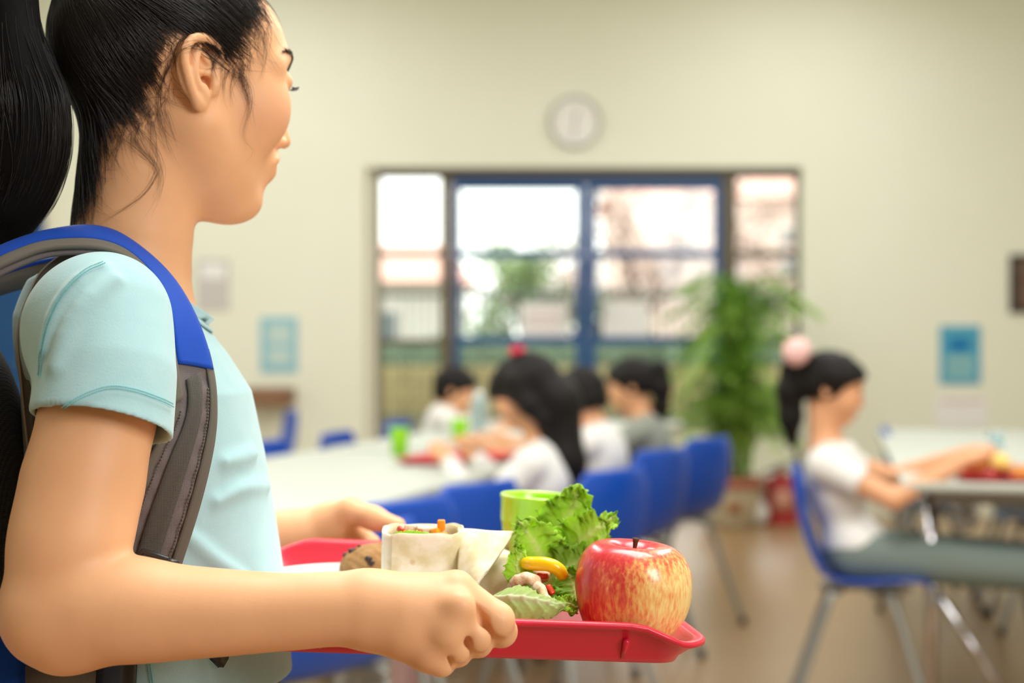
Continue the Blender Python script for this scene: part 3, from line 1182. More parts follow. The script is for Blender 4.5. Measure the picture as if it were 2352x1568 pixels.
# ------------------------------------------------------------------ backpack on her back
M_navy = weave('blue_nylon', (8, 84, 200), 420, .3, .6, (5, 66, 174), .05)
M_grey = weave('charcoal_nylon', (148, 138, 136), 420, .5, .6, (108, 100, 100), .1)
M_web = weave('webbing', (146, 142, 132), 560, .9, .75, (78, 76, 72), .1)
M_bind = weave('binding_tape', (128, 124, 112), 700, .4, .8, (100, 96, 88), .1)
M_mesh = weave('black_padded_mesh', (66, 62, 64), 260, 1.0, .8, (26, 24, 26), .1)
M_buckle = mat('black_plastic', (38, 40, 40), 0.35, 0.5)
pack = empty('backpack', P(-110, 1250, 1.10), 0, 'blue and charcoal backpack worn on the back of the girl with the ponytail', 'backpack')
PO = np.array(pack.location)


def pobj(mb, name, m, label=None, smooth=True, parent=None):
    mb.v = [tuple(np.array(v) - PO) for v in mb.v]
    o = mb.build(name, m, parent or pack, smooth)
    if label:
        o['label'] = label
    return o


bR = np.stack((bF, bL, UP), 1)
pb = SDF()
pb.ell(P(-112, 1240, 1.10), (.064, .125, .175), bR)
pn, _ = pb.obj('back_panel', (-.62, .86, .72), (-.30, 1.36, 1.24), .0035, M_mesh, None, post=None)
pn.parent = pack
pn.location = -PO
pn['label'] = 'black padded mesh back panel'
pb = SDF()
pb.ell(P(-150, 1510, 1.10), (.094, .135, .080), bR)
pb.ell(P(-345, 1225, 1.12), (.07, .105, .18), bR, k=.03)
pb.fn(lambda X: -((X - P(-160, 1000, 1.1)) @ unit(bF * .2 - UP)), P(-200, 1300, 1.1), .5, 's', .01)
pb.p.pop()
pn, _ = pb.obj('bag_body', (-.72, .86, .66), (-.26, 1.40, 1.30), .0042, M_navy, None)
pn.parent = pack
pn.location = -PO
# trims on the lower body
for pts, wd, m, nm in (([(-30, 1250), (-4, 1285), (10, 1330), (16, 1400)], .007, M_bind, 'piping'), ([(60, 1490), (78, 1530), (92, 1590)], .007, M_bind, 'piping'), ([(118, 1500), (140, 1535), (158, 1600)], .016, M_navy, 'webbing')):
    d = march(pb, pts, off=.003)
    if np.isnan(d).all():
        d = np.full(len(pts), 1.03)
    d = np.interp(np.arange(len(d)), np.where(~np.isnan(d))[0], d[~np.isnan(d)])
    c = spline([P(x[0], x[1], dd) for x, dd in zip(pts, d)], 16)
    G = [[p + np.array((1, .1, 0)) * o for o in np.linspace(-wd / 2, wd / 2, 4)] for p in c]
    pobj(MB().grid(G, .002), nm, m)
# side release strap and its buckle below her elbow
G = [[P(x + o, y, 1.022 - .0002 * o) for o in (-48, -20, 15, 46)] for x, y in ((262, 1490), (265, 1530), (262, 1580), (256, 1640))]
pobj(MB().grid(G, .004), 'side_strap', M_buckle)
G = [[P(x, y + o, 1.03) for o in (-8, 14, 36)] for x, y in ((60, 1536), (140, 1532), (225, 1530))]
pobj(MB().grid(G, .004), 'side_strap', M_bind)

# shoulder strap over the near shoulder
sup = SDF()
sup.p = list(shirt.p[6:]) + [x for x in body.p if np.linalg.norm(x[1] - np.array((-.31, 1.142, 1.15))) < .09]
OUT = [(-130, 660), (0, 580), (45, 563), (90, 548), (150, 536), (205, 530), (262, 541), (328, 588), (385, 640), (425, 700), (455, 765), (475, 830), (488, 890), (491, 960), (486, 1020), (472, 1090), (455, 1160), (435, 1230), (412, 1300), (396, 1360)]
INN = [(-130, 704), (0, 628), (50, 607), (105, 585), (170, 580), (232, 581), (290, 602), (338, 650), (362, 700), (374, 770), (372, 830), (385, 885), (396, 930), (380, 985), (345, 1040), (318, 1100), (292, 1165), (275, 1220), (262, 1275), (250, 1335)]
MAN = [1.030, 1.040, 1.048, 1.056, 1.064, 1.070, None]
NST, NW = 90, 11
so_, si_ = spline(OUT, NST), spline(INN, NST)
# sample both edges at the same stations
tt = np.linspace(0, len(OUT) - 1, NST)
so_ = np.stack([np.interp(tt, np.arange(len(OUT)), spline(OUT, 2000)[np.searchsorted(np.concatenate(([0], np.cumsum(np.linalg.norm(np.diff(spline(OUT, 2000), axis=0), axis=1)))), np.concatenate(([0], np.cumsum(np.linalg.norm(np.diff(np.array(OUT, float), axis=0), axis=1)))) * .9999).clip(0, 1999)][:, k]) for k in (0, 1)], 1)
si_ = np.stack([np.interp(tt, np.arange(len(INN)), np.array(INN, float)[:, k]) for k in (0, 1)], 1)


def smooth1(a, n):
    for _ in range(n):
        b = a.copy()
        b[1:-1] = (a[:-2] + 2 * a[1:-1] + a[2:]) / 4
        a = b
    return a


so_, si_ = smooth1(so_, 6), smooth1(si_, 6)
cen = (so_ + si_) / 2
D0 = march(sup, cen, .9, 1.35, off=.005)
man = np.interp(tt, [0, 1, 2, 3, 4, 5, 6], [1.035, 1.042, 1.048, 1.053, 1.056, 1.058, 1.060])
use = np.clip((tt - 5.0) / 2.0, 0, 1)
D0 = np.where(np.isnan(D0), man, D0)
D0 = man * (1 - use) + D0 * use
D0 = smooth1(D0, 14)
tow = march(sup, so_ * .85 + si_ * .15, .9, 1.35, off=.005) - march(sup, so_ * .15 + si_ * .85, .9, 1.35, off=.005)
tow = smooth1(np.clip(np.where(np.isnan(tow), .02, tow), -.004, .03) * use + .022 * (1 - use), 14)


def strap_at(i, f):
    a0 = int(np.clip(math.floor(i), 0, NST - 2))
    u = i - a0
    px = (so_[a0] * (1 - u) + so_[a0 + 1] * u) * (1 - f) + (si_[a0] * (1 - u) + si_[a0 + 1] * u) * f
    return P(px[0], px[1], (D0[a0] * (1 - u) + D0[a0 + 1] * u) + (tow[a0] * (1 - u) + tow[a0 + 1] * u) * (.5 - f))


def strap_pt(i, f, lift=0.0):
    """point of the strap at station i, across fraction f from the outer edge; lift along the outward normal"""
    p = strap_at(i, f)
    if not lift:
        return p
    n = np.cross(strap_at(i + .8, .5) - strap_at(i - .8, .5), strap_at(i, .9) - strap_at(i, .1))
    n = unit(n)
    return p + n * lift * (-1 if n[1] > 0 else 1)


fr_ = np.linspace(0, 1, NW)
puff = .009 * np.sqrt(np.clip(1 - (2 * fr_ - 1) ** 4, 0.03, 1))
rip = lambda i, f: .0011 * math.sin(i * 1.55 + 2 * math.sin(f * 7)) * math.exp(-((abs(f - .5) - .32) / .12) ** 2)
G = [[strap_pt(i, f, rip(i, f) if i > 52 else 0) for f in fr_] for i in range(NST)]
st = pobj(MB().grid(G, np.tile(puff, (NST, 1))), 'shoulder_strap', M_grey, 'charcoal padded shoulder strap')


def sub(mb, name, m, label=None):
    mb.v = [tuple(np.array(v) - PO) for v in mb.v]
    o = mb.build(name, m, st)
    if label:
        o['label'] = label
    return o


E0, E1 = 53.5, 49.0                  # the blue cover ends on a slant
G = []
for i in np.linspace(0, 1, 70):
    row = []
    for f in np.linspace(-.015, 1, 9):
        lim = np.interp(i, [0, .2, .45, .7, 1], [.55, .52, .62, .70, .75])
        ff = f * lim
        row.append(strap_pt(i * (E0 + (E1 - E0) * f), ff, .0050 + .0012 * math.sqrt(max(0, 1 - (2 * f - 1) ** 2))))
    G.append(row)
sub(MB().grid(G, .0025), 'strap_cover', M_navy, 'bright blue strap cover')
G = [[strap_pt(i, f, .0052) for f in np.linspace(np.interp(i, [0, 11, 24, 40, 56], [.58, .55, .66, .74, .80]), 1.02, 5)] for i in np.linspace(0, 56, 70)]
sub(MB().grid(G, .0028), 'binding', M_bind)
G = [[strap_pt(i, f, .0050) for f in np.linspace(-.03, .13, 4)] for i in np.linspace(50, NST - 1, 50)]
sub(MB().grid(G, .0022), 'binding', M_bind)
G = [[strap_pt(i, f, .0046) for f in np.linspace(.86, 1.03, 4)] for i in np.linspace(56, NST - 1, 50)]
sub(MB().grid(G, .0022), 'binding', M_bind)
G = [[strap_pt(i, f, .0066) for f in np.linspace(.33, .66, 5)] for i in np.linspace(52.6, NST - 4, 60)]
sub(MB().grid(G, .0018), 'webbing', M_web, 'grey woven webbing strip')
mb = MB()
for f0, i0, i1 in ((.17, 56, 86), (.80, 58, 86)):
    for i in np.arange(i0, i1, .55):
        a, b = strap_pt(i, f0, .0062), strap_pt(i + .36, f0, .0062)
        t = unit(b - a)
        n = unit(np.cross(t, (0, 1, 0)))
        mb.box((a + b) / 2, (np.linalg.norm(b - a), .0008, .0008), 0, R=np.stack((t, n, np.cross(t, n)), 1))
o = sub(mb, 'stitching', M_bind)
o['kind'] = 'stuff'
EN = np.array((-.452, 1.075, 1.085))
G = []
for t in np.linspace(0, 1, 14):
    row = []
    for f in (0, .25, .5, .75, 1):
        a = strap_at(0, f)
        row.append(a * (1 - t) + (EN + np.array((.0, .03, .0)) * (1 - 2 * f)) * t + np.array((-.016, 0, .016)) * math.sin(PI * t))
    G.append(row)
sub(MB().grid(G, .008), 'strap_base', M_grey)
# the ladder buckle at the lower end
mb = MB()
c = [P(312, 1278, .990), P(330, 1266, .989), P(384, 1284, .990), P(412, 1298, .992), P(402, 1318, .993), P(322, 1296, .991)]
mb.tube(np.array(c + c[:2]), .0021, 8, False)
mb.tube([P(380, 1290, .990), P(408, 1300, .992)], .004, 10)
sub(mb, 'buckle', M_buckle, 'black plastic ladder buckle')
# strap end hanging below the forearm
G = [[P(x - w, y, 1.045), P(x, y + .2 * w, 1.043), P(x + w, y, 1.045)] for x, y, w in ((502, 1440, 30), (503, 1490, 27), (504, 1512, 20), (507, 1530, 3))]
pobj(MB().grid(G, .003), 'strap_end', M_buckle)
# dark lining band that runs down her back, and the loop of the far strap
LE = [(140, 586), (92, 625), (66, 680), (46, 730), (41, 790), (47, 860), (54, 940), (64, 1030), (72, 1100)]
RE = [(236, 584), (170, 625), (120, 680), (92, 740), (78, 800), (72, 870), (72, 940), (78, 1030), (90, 1100)]
LE, RE = smooth1(spline(LE, 40), 3), smooth1(spline(RE, 40), 3)
G = [[P(*(a * (1 - f) + b * f), 1.070 - .012 * f + .006 * math.sin(f * PI)) for f in np.linspace(0, 1, 7)] for a, b in zip(LE, RE)]
bd = pobj(MB().grid(G, .003), 'lining_band', M_buckle if False else M_bind, 'dark grey lining band')
mb = MB().tube([P(a[0], a[1], 1.070) for a in LE], .0011, 6)
mb.v = [tuple(np.array(v) - PO) for v in mb.v]
mb.build('edge_thread', mat('pale_thread', (190, 180, 168), .8), bd)
G = [[P(x, y, 1.17), P(x + 2, y + h * .5, 1.165), P(x + 4, y + h, 1.17)] for x, y, h in ((-170, 710, 40), (-90, 672, 40), (-30, 642, 42), (0, 632, 42), (40, 618, 44), (80, 606, 48), (150, 590, 60))]
s2 = pobj(MB().grid(G, .006), 'shoulder_strap', M_bind)
mb = MB().tube([P(x, y, 1.166) for x, y in ((-170, 709), (-90, 671), (-30, 641), (0, 630), (40, 616), (80, 604), (150, 588))], .0018, 6)
mb.v = [tuple(np.array(v) - PO) for v in mb.v]
mb.build('piping', M_navy, s2)
# ------------------------------------------------------------------ the lunch tray and what is on it
tyaw, tdip = math.radians(8), .062
tF = unit((math.cos(tyaw), math.sin(tyaw), -tdip))
tL = unit((-math.sin(tyaw), math.cos(tyaw), 0))               # across the tray, away from the viewer
tU = np.cross(tF, tL)
TR = np.stack((tF, tL, tU), 1)
TW, TLEN, TH = .375, .345, .030
K1 = P(1480, 1436, 1.0)                                       # the bend in the near rim
TO = K1 - tF * (TLEN / 2 - .055) + tL * TW / 2 - tU * TH      # middle of the tray's floor


def TP(f, l, u=0.0):
    return TO + TR @ np.array((f, l, u), float)


M_tray = mat('red_tray_plastic', (214, 38, 62), 0.38, 0.45, coat=0.1, bump=0.05, bscale=500)
tray = empty('lunch_tray', TO, 0, 'red plastic lunch tray held in both hands by the girl with the backpack', 'tray')


def tray_ring(inset, h_side, h_end, n=24, drop=0.0):
    """a rounded rectangle round the tray; rim height varies: raised over the two handle sides"""
    a, b, r = TLEN / 2 - inset, TW / 2 - inset, max(.004, .040 - inset * .9)
    out = []
    for (sx, sy), a0 in (((1, 1), 0), ((-1, 1), 90), ((-1, -1), 180), ((1, -1), 270)):
        for k in range(9):
            t = math.radians(a0 + 90 * k / 8)
            out.append((sx * (a - r) + r * math.cos(t), sy * (b - r) + r * math.sin(t)))
    # dense along the straights
    res = []
    m = len(out)
    for i in range(m):
        p, q = np.array(out[i]), np.array(out[(i + 1) % m])
        k = max(1, int(np.linalg.norm(q - p) / .012))
        for j in range(k):
            res.append(p + (q - p) * j / k)
    return np.array(res)


base_ring = tray_ring(0, 0, 0)
ct = np.zeros(2)


def ring_at(inset):
    q = base_ring.copy()
    a, b, r = TLEN / 2, TW / 2, .040
    # inset along the outward normal of the rounded rectangle
    cx = np.clip(q[:, 0], -(a - r), a - r)
    cy = np.clip(q[:, 1], -(b - r), b - r)
    n = q - np.stack((cx, cy), 1)
    n /= np.linalg.norm(n, axis=1)[:, None] + 1e-9
    return np.stack((cx, cy), 1) + n * (r - inset), q


def rim_h(q):
    """handles: the rim over the near and far sides is raised between two bends"""
    side_ = np.clip((np.abs(q[:, 1]) - (TW / 2 - .045)) / .03, 0, 1)
    lift = np.clip((TLEN / 2 - .022 - np.abs(q[:, 0])) / .034, 0, 1)
    return .017 + (TH - .017) * side_ * lift


loops = []
for inset, fz, dz in ((.0005, 1, -.0035), (.0, 1, -.0012), (.0010, 1, .0004), (.0030, 1, .0008), (.0060, 1, .0006), (.0085, 1, -.0006), (.0100, 1, -.0040),
                      (.0205, 0, .0055), (.0235, 0, .0020), (.0290, 0, .0006), (.0380, 0, 0)):
    xy, q = ring_at(min(inset, .0395))
    h = rim_h(q)
    z = h * fz + dz
    loops.append(np.array([TP(x, y, zz) for (x, y), zz in zip(xy, z)]))
under = []
for inset, fz, dz in ((.0400, 0, -.0030), (.0300, 0, -.0026), (.0210, 0, -.0006), (.0185, 0, .0035), (.0078, 1, -.0058), (.0050, 1, -.0034), (.0020, 1, -.0040)):
    xy, q = ring_at(min(inset, .0395))
    h = rim_h(q)
    under.append(np.array([TP(x, y, zz) for (x, y), zz in zip(xy, h * fz + dz)]))
L_all = loops + under
n = len(base_ring)
V = np.concatenate(L_all)
Fq = []
nl = len(L_all)
for i in range(nl):
    j = (i + 1) % nl
    if i == len(loops) - 1:
        continue
    for k in range(n):
        Fq.append((i * n + k, j * n + k, j * n + (k + 1) % n, i * n + (k + 1) % n))
i = len(loops) - 1
Fq.append(tuple(i * n + k for k in range(n)))
Fq.append(tuple((i + 1) * n + k for k in range(n))[::-1])
mb = MB().add(V - TO, Fq)
tb = mb.build('tray_body', M_tray, tray)
# small stacking ribs on the outside of the long walls
for f in (TLEN / 2 - .065, -TLEN / 2 + .065):
    for sgn in (-1, 1):
        a = TP(f, sgn * (TW / 2 - .0085), .0175) - TO
        b = TP(f, sgn * (TW / 2 - .0190), .0035) - TO
        MB().tube([a, b], [.0024, .0018], 8).build('rib', M_tray, tray)


def on_floor(px, py):
    """the tray floor where the line of sight through a pixel meets it"""
    d = np.array(((px - 1176) / FPX, 1.0, -(py - 784) / FPX))
    t = ((TO - np.array(CAM)) @ tU) / (d @ tU)
    return np.array(CAM) + d * t


def tplace(mb, o):
    """tray-frame points of a builder turned into world points about o (returns builder with local coordinates)"""
    mb.v = [tuple(TR @ np.array(v)) for v in mb.v]
    return mb


M_china = mat('white_china', (238, 238, 234), 0.18, 0.5, coat=0.3)
PLC = TP(-.048, -.012, .0)
plate = tplace(MB().lathe([(0, .0045), (.072, .0045), (.080, .0065), (.097, .0165), (.1115, .0225), (.1135, .0222), (.1128, .0205), (.098, .0135), (.083, .0025), (.066, .0010), (.064, .0), (.058, .0), (.056, .0015), (0, .0015)], seg=72), 0)
o = plate.build('plate', M_china, None, loc=PLC + tU * .0004)
tag(o, 'round white china plate under the wraps on the red tray', 'plate')
PZ = .0050                                                    # plate surface over the tray floor


def PL(dx, dy, u=0.0):
    return PLC + TR @ np.array((dx, dy, PZ + u))


# green tumbler
M_green = mat('lime_plastic', (172, 238, 34), 0.25, 0.5, sss=0.25, trans=0.15, coat=0.2)
M_green.node_tree.nodes['Principled BSDF'].inputs['Subsurface Scale'].default_value = .01
cup0 = P(1243, 1136, 1.285)
hcup = .092
cb = MB()
cb.lathe([(.0, .003), (.026, .003), (.0270, .006), (.0300, .045), (.0312, .0605), (.0322, .063), (.0333, .0885), (.0345, .0915), (.0358, .092), (.0368, .0912), (.0370, .0895), (.0362, .0882),
          (.0354, .0700), (.0350, .0670), (.0343, .0650), (.0338, .0620), (.0315, .0400), (.0288, .004), (.0280, .0), (.0, .0)], seg=48)
c = tplace(cb, 0).build('tumbler', M_green, None, loc=cup0 - tU * hcup)
tag(c, 'lime green plastic tumbler standing behind the lettuce on the red tray', 'cup')

# apple
M_apple = bpy.data.materials.new('apple_skin')
M_apple.use_nodes = True
n_, l_ = M_apple.node_tree.nodes, M_apple.node_tree.links
b_ = n_['Principled BSDF']
b_.inputs['Roughness'].default_value = .28
b_.inputs['Coat Weight'].default_value = .35
b_.inputs['Coat Roughness'].default_value = .15
b_.inputs['Subsurface Weight'].default_value = .08
b_.inputs['Subsurface Scale'].default_value = .004
tc = n_.new('ShaderNodeTexCoord')
sx = n_.new('ShaderNodeSeparateXYZ')
l_.new(tc.outputs['Object'], sx.inputs[0])
at = n_.new('ShaderNodeMath')
at.operation = 'ARCTAN2'
l_.new(sx.outputs['Y'], at.inputs[0])
l_.new(sx.outputs['X'], at.inputs[1])
cx = n_.new('ShaderNodeCombineXYZ')
nx = n_.new('ShaderNodeVectorMath')
nx.operation = 'NORMALIZE'
l_.new(tc.outputs['Object'], nx.inputs[0])
mp = n_.new('ShaderNodeMapping')
mp.inputs['Scale'].default_value = (8, 8, 1.9)
l_.new(nx.outputs[0], mp.inputs[0])
t1 = n_.new('ShaderNodeTexNoise')
t1.inputs['Scale'].default_value = 2.2
t1.inputs['Detail'].default_value = 5
l_.new(mp.outputs[0], t1.inputs['Vector'])
t2 = n_.new('ShaderNodeTexNoise')
t2.inputs['Scale'].default_value = 1.3
t2.inputs['Detail'].default_value = 1
l_.new(nx.outputs[0], t2.inputs['Vector'])
# the yellow side of the fruit faces one way, the red blush the other
dt = n_.new('ShaderNodeVectorMath')
dt.operation = 'DOT_PRODUCT'
dt.inputs[1].default_value = (.62, -.62, -.48)
l_.new(nx.outputs[0], dt.inputs[0])
m1 = n_.new('ShaderNodeMath')
m1.operation = 'MULTIPLY_ADD'
m1.inputs[1].default_value = .30
m1.inputs[2].default_value = .03
l_.new(dt.outputs['Value'], m1.inputs[0])
m2 = n_.new('ShaderNodeMath')
m2.operation = 'MULTIPLY_ADD'
m2.inputs[1].default_value = .62
l_.new(t1.outputs['Fac'], m2.inputs[0])
l_.new(m1.outputs[0], m2.inputs[2])
m3 = n_.new('ShaderNodeMath')
m3.operation = 'MULTIPLY_ADD'
m3.inputs[1].default_value = .35
l_.new(t2.outputs['Fac'], m3.inputs[0])
l_.new(m2.outputs[0], m3.inputs[2])
cr = n_.new('ShaderNodeValToRGB')
e_ = cr.color_ramp.elements
e_[0].position, e_[0].color = .34, lin((206, 44, 58)) + (1,)
e_[1].position, e_[1].color = .84, lin((252, 226, 150)) + (1,)
for p_, c_ in ((.48, (220, 74, 70)), (.58, (232, 118, 82)), (.68, (244, 178, 104))):
    q_ = e_.new(p_)
    q_.color = lin(c_) + (1,)
l_.new(m3.outputs[0], cr.inputs[0])
vo = n_.new('ShaderNodeTexVoronoi')
vo.inputs['Scale'].default_value = 22
l_.new(nx.outputs[0], vo.inputs['Vector'])
lt = n_.new('ShaderNodeMath')
lt.operation = 'LESS_THAN'
lt.inputs[1].default_value = .09
l_.new(vo.outputs['Distance'], lt.inputs[0])
mf = n_.new('ShaderNodeMath')
mf.operation = 'MULTIPLY'
mf.inputs[1].default_value = .35
l_.new(lt.outputs[0], mf.inputs[0])
mm = n_.new('ShaderNodeMix')
mm.data_type = 'RGBA'
l_.new(mf.outputs[0], mm.inputs['Factor'])
l_.new(cr.outputs[0], mm.inputs['A'])
mm.inputs['B'].default_value = lin((248, 214, 150)) + (1,)
l_.new(mm.outputs['Result'], b_.inputs['Base Color'])
prof = [(0.0, .0300), (.0030, .0288), (.0065, .0285), (.0105, .0305), (.0160, .0352), (.0225, .0372), (.0300, .0355), (.0370, .0290), (.0415, .0190), (.0432, .0080), (.0425, -.0040), (.0395, -.0160), (.0345, -.0265),
        (.0280, -.0330), (.0210, -.0362), (.0140, -.0368), (.0090, -.0345), (.0045, -.0310), (.0, -.0300)]
pr = spline(np.array(prof), 60)
pr[0, 0] = pr[-1, 0] = 0
seg = 72
v = []
for r, z in pr:
    for k in range(seg):
        a = 2 * PI * k / seg
        w5 = 1 + .018 * math.cos(5 * a + .6) * (1 if z < 0 else .5) + .02 * math.cos(a - .5)
        v.append((r * w5 * math.cos(a), r * w5 * math.sin(a), z * 1.02 + (.0016 * math.cos(5 * a + .6) if z < -.02 else 0) + .0015 * math.cos(a + 2.4) * (z > .02)))
f = [(i * seg + k, (i + 1) * seg + k, (i + 1) * seg + (k + 1) % seg, i * seg + (k + 1) % seg) for i in range(len(pr) - 1) for k in range(seg)]
AC = P(1451, 1359, 1.052)
apple = mesh_obj('apple', v, f, M_apple, None)
apple.location = AC
apple.scale = (1, 1, .945)
apple.rotation_euler = (math.radians(3), math.radians(2), 0)
tag(apple, 'large red and yellow apple at the front corner of the red tray', 'apple')
M_stem = mat('apple_stem', (84, 58, 34), .8, .2, bump=.4, bscale=400)
MB().tube([(0, 0, .0275), (.0008, -.0003, .034), (.0012, -.001, .0395), (.0015, -.0014, .0425)], [.0014, .0014, .0019, .0027], 12).build('stem', M_stem, apple)

# chocolate chip cookie ball behind the wrap
M_cookie = mat('cookie_crumb', (178, 138, 92), .85, .2, rgb2=(150, 108, 66), noise=.25, nscale=120, bump=.7, bscale=220)
M_choc = mat('dark_chocolate', (58, 40, 34), .5, .4)
cc = P(858, 1303, 1.235)
s_ = SDF()
s_.ell((0, 0, 0), (.0285, .030, .021))
ck, cv_ = s_.obj('cookie', (-.04, -.04, -.03), (.04, .04, .03), .0012, M_cookie, None, post=lambda v: v * (1 + vnoise(v, 260, 2) * .03 + vnoise(v, 800, 8) * .018)[:, None])
cz = PL(0, 0)[2]
ck.location = cc
tag(ck, 'brown chocolate chip cookie behind the wrap on the white plate', 'cookie')
rr_ = np.random.default_rng(4)
for i in range(26):
    d = unit(rr_.normal(size=3) * np.array((1, 1, .8)))
    p = d * np.array((.0285, .030, .021)) * .955
    r = .0022 + .0022 * rr_.random()
    bm = MB()
    R_ = np.array(Matrix.Rotation(rr_.random() * 3, 3, Vector(rr_.normal(size=3))))
    bm.box(p, (r * 2, r * 1.5, r * 1.3), r * .4, R=R_)
    bm.build('chocolate_chip', M_choc, ck)

# tortilla wraps
M_tort = bpy.data.materials.new('flour_tortilla')
M_tort.use_nodes = True
n_, l_ = M_tort.node_tree.nodes, M_tort.node_tree.links
b_ = n_['Principled BSDF']
b_.inputs['Roughness'].default_value = .7
b_.inputs['Subsurface Weight'].default_value = .15
b_.inputs['Subsurface Scale'].default_value = .004
tc = n_.new('ShaderNodeTexCoord')
ta = n_.new('ShaderNodeTexNoise')
ta.inputs['Scale'].default_value = 55
ta.inputs['Detail'].default_value = 4
tb_ = n_.new('ShaderNodeTexVoronoi')
tb_.inputs['Scale'].default_value = 62
l_.new(tc.outputs['Object'], ta.inputs['Vector'])
l_.new(tc.outputs['Object'], tb_.inputs['Vector'])
r1 = n_.new('ShaderNodeValToRGB')
r1.color_ramp.elements[0].position, r1.color_ramp.elements[0].color = .38, lin((214, 204, 160)) + (1,)
r1.color_ramp.elements[1].position, r1.color_ramp.elements[1].color = .62, lin((240, 234, 212)) + (1,)
l_.new(ta.outputs['Fac'], r1.inputs[0])
r2 = n_.new('ShaderNodeValToRGB')
r2.color_ramp.elements[0].position, r2.color_ramp.elements[0].color = .10, (.75, .75, .75, 1)
r2.color_ramp.elements[1].position, r2.color_ramp.elements[1].color = .22, (0, 0, 0, 1)
l_.new(tb_.outputs['Distance'], r2.inputs[0])
ws_ = n_.new('ShaderNodeTexWhiteNoise')
l_.new(tb_.outputs['Color'], ws_.inputs['Vector'])
gt = n_.new('ShaderNodeMath')
gt.operation = 'GREATER_THAN'
gt.inputs[1].default_value = .72
l_.new(ws_.outputs['Value'], gt.inputs[0])
mu = n_.new('ShaderNodeMath')
mu.operation = 'MULTIPLY'
l_.new(gt.outputs[0], mu.inputs[0])
l_.new(r2.outputs[0], mu.inputs[1])
mm = n_.new('ShaderNodeMix')
mm.data_type = 'RGBA'
l_.new(mu.outputs[0], mm.inputs['Factor'])
l_.new(r1.outputs[0], mm.inputs['A'])
mm.inputs['B'].default_value = lin((196, 158, 100)) + (1,)
l_.new(mm.outputs['Result'], b_.inputs['Base Color'])
bp = n_.new('ShaderNodeBump')
bp.inputs['Strength'].default_value = .25
bp.inputs['Distance'].default_value = .001
l_.new(ta.outputs['Fac'], bp.inputs['Height'])
l_.new(bp.outputs['Normal'], b_.inputs['Normal'])

M_pepper = mat('yellow_pepper', (255, 212, 14), .25, .5, coat=.2)
M_orange = mat('orange_cheddar', (250, 152, 20), .45, .4, sss=.15)
M_tom = mat('red_pepper', (214, 60, 20), .3, .5, coat=.2)
M_chick = mat('chicken', (244, 222, 200), .6, .3, sss=.15, rgb2=(222, 180, 138), noise=.15, nscale=160, bump=.5, bscale=300)
M_leaf = bpy.data.materials.new('lettuce_leaf')
M_leaf.use_nodes = True
n_, l_ = M_leaf.node_tree.nodes, M_leaf.node_tree.links
b_ = n_['Principled BSDF']
b_.inputs['Roughness'].default_value = .38
b_.inputs['Specular IOR Level'].default_value = .5
tc = n_.new('ShaderNodeAttribute')
tc.attribute_name = 'tone'
nz = n_.new('ShaderNodeTexNoise')
nz.inputs['Scale'].default_value = 420
l_.new(tc.outputs['Color'], b_.inputs['Base Color'])
bp = n_.new('ShaderNodeBump')
bp.inputs['Strength'].default_value = .35
bp.inputs['Distance'].default_value = .001
l_.new(nz.outputs['Fac'], bp.inputs['Height'])
l_.new(bp.outputs['Normal'], b_.inputs['Normal'])
tl_ = n_.new('ShaderNodeBsdfTranslucent')
l_.new(tc.outputs['Color'], tl_.inputs['Color'])
mx = n_.new('ShaderNodeMixShader')
mx.inputs[0].default_value = .5
l_.new(b_.outputs[0], mx.inputs[1])
l_.new(tl_.outputs[0], mx.inputs[2])
l_.new(mx.outputs[0], n_['Material Output'].inputs['Surface'])


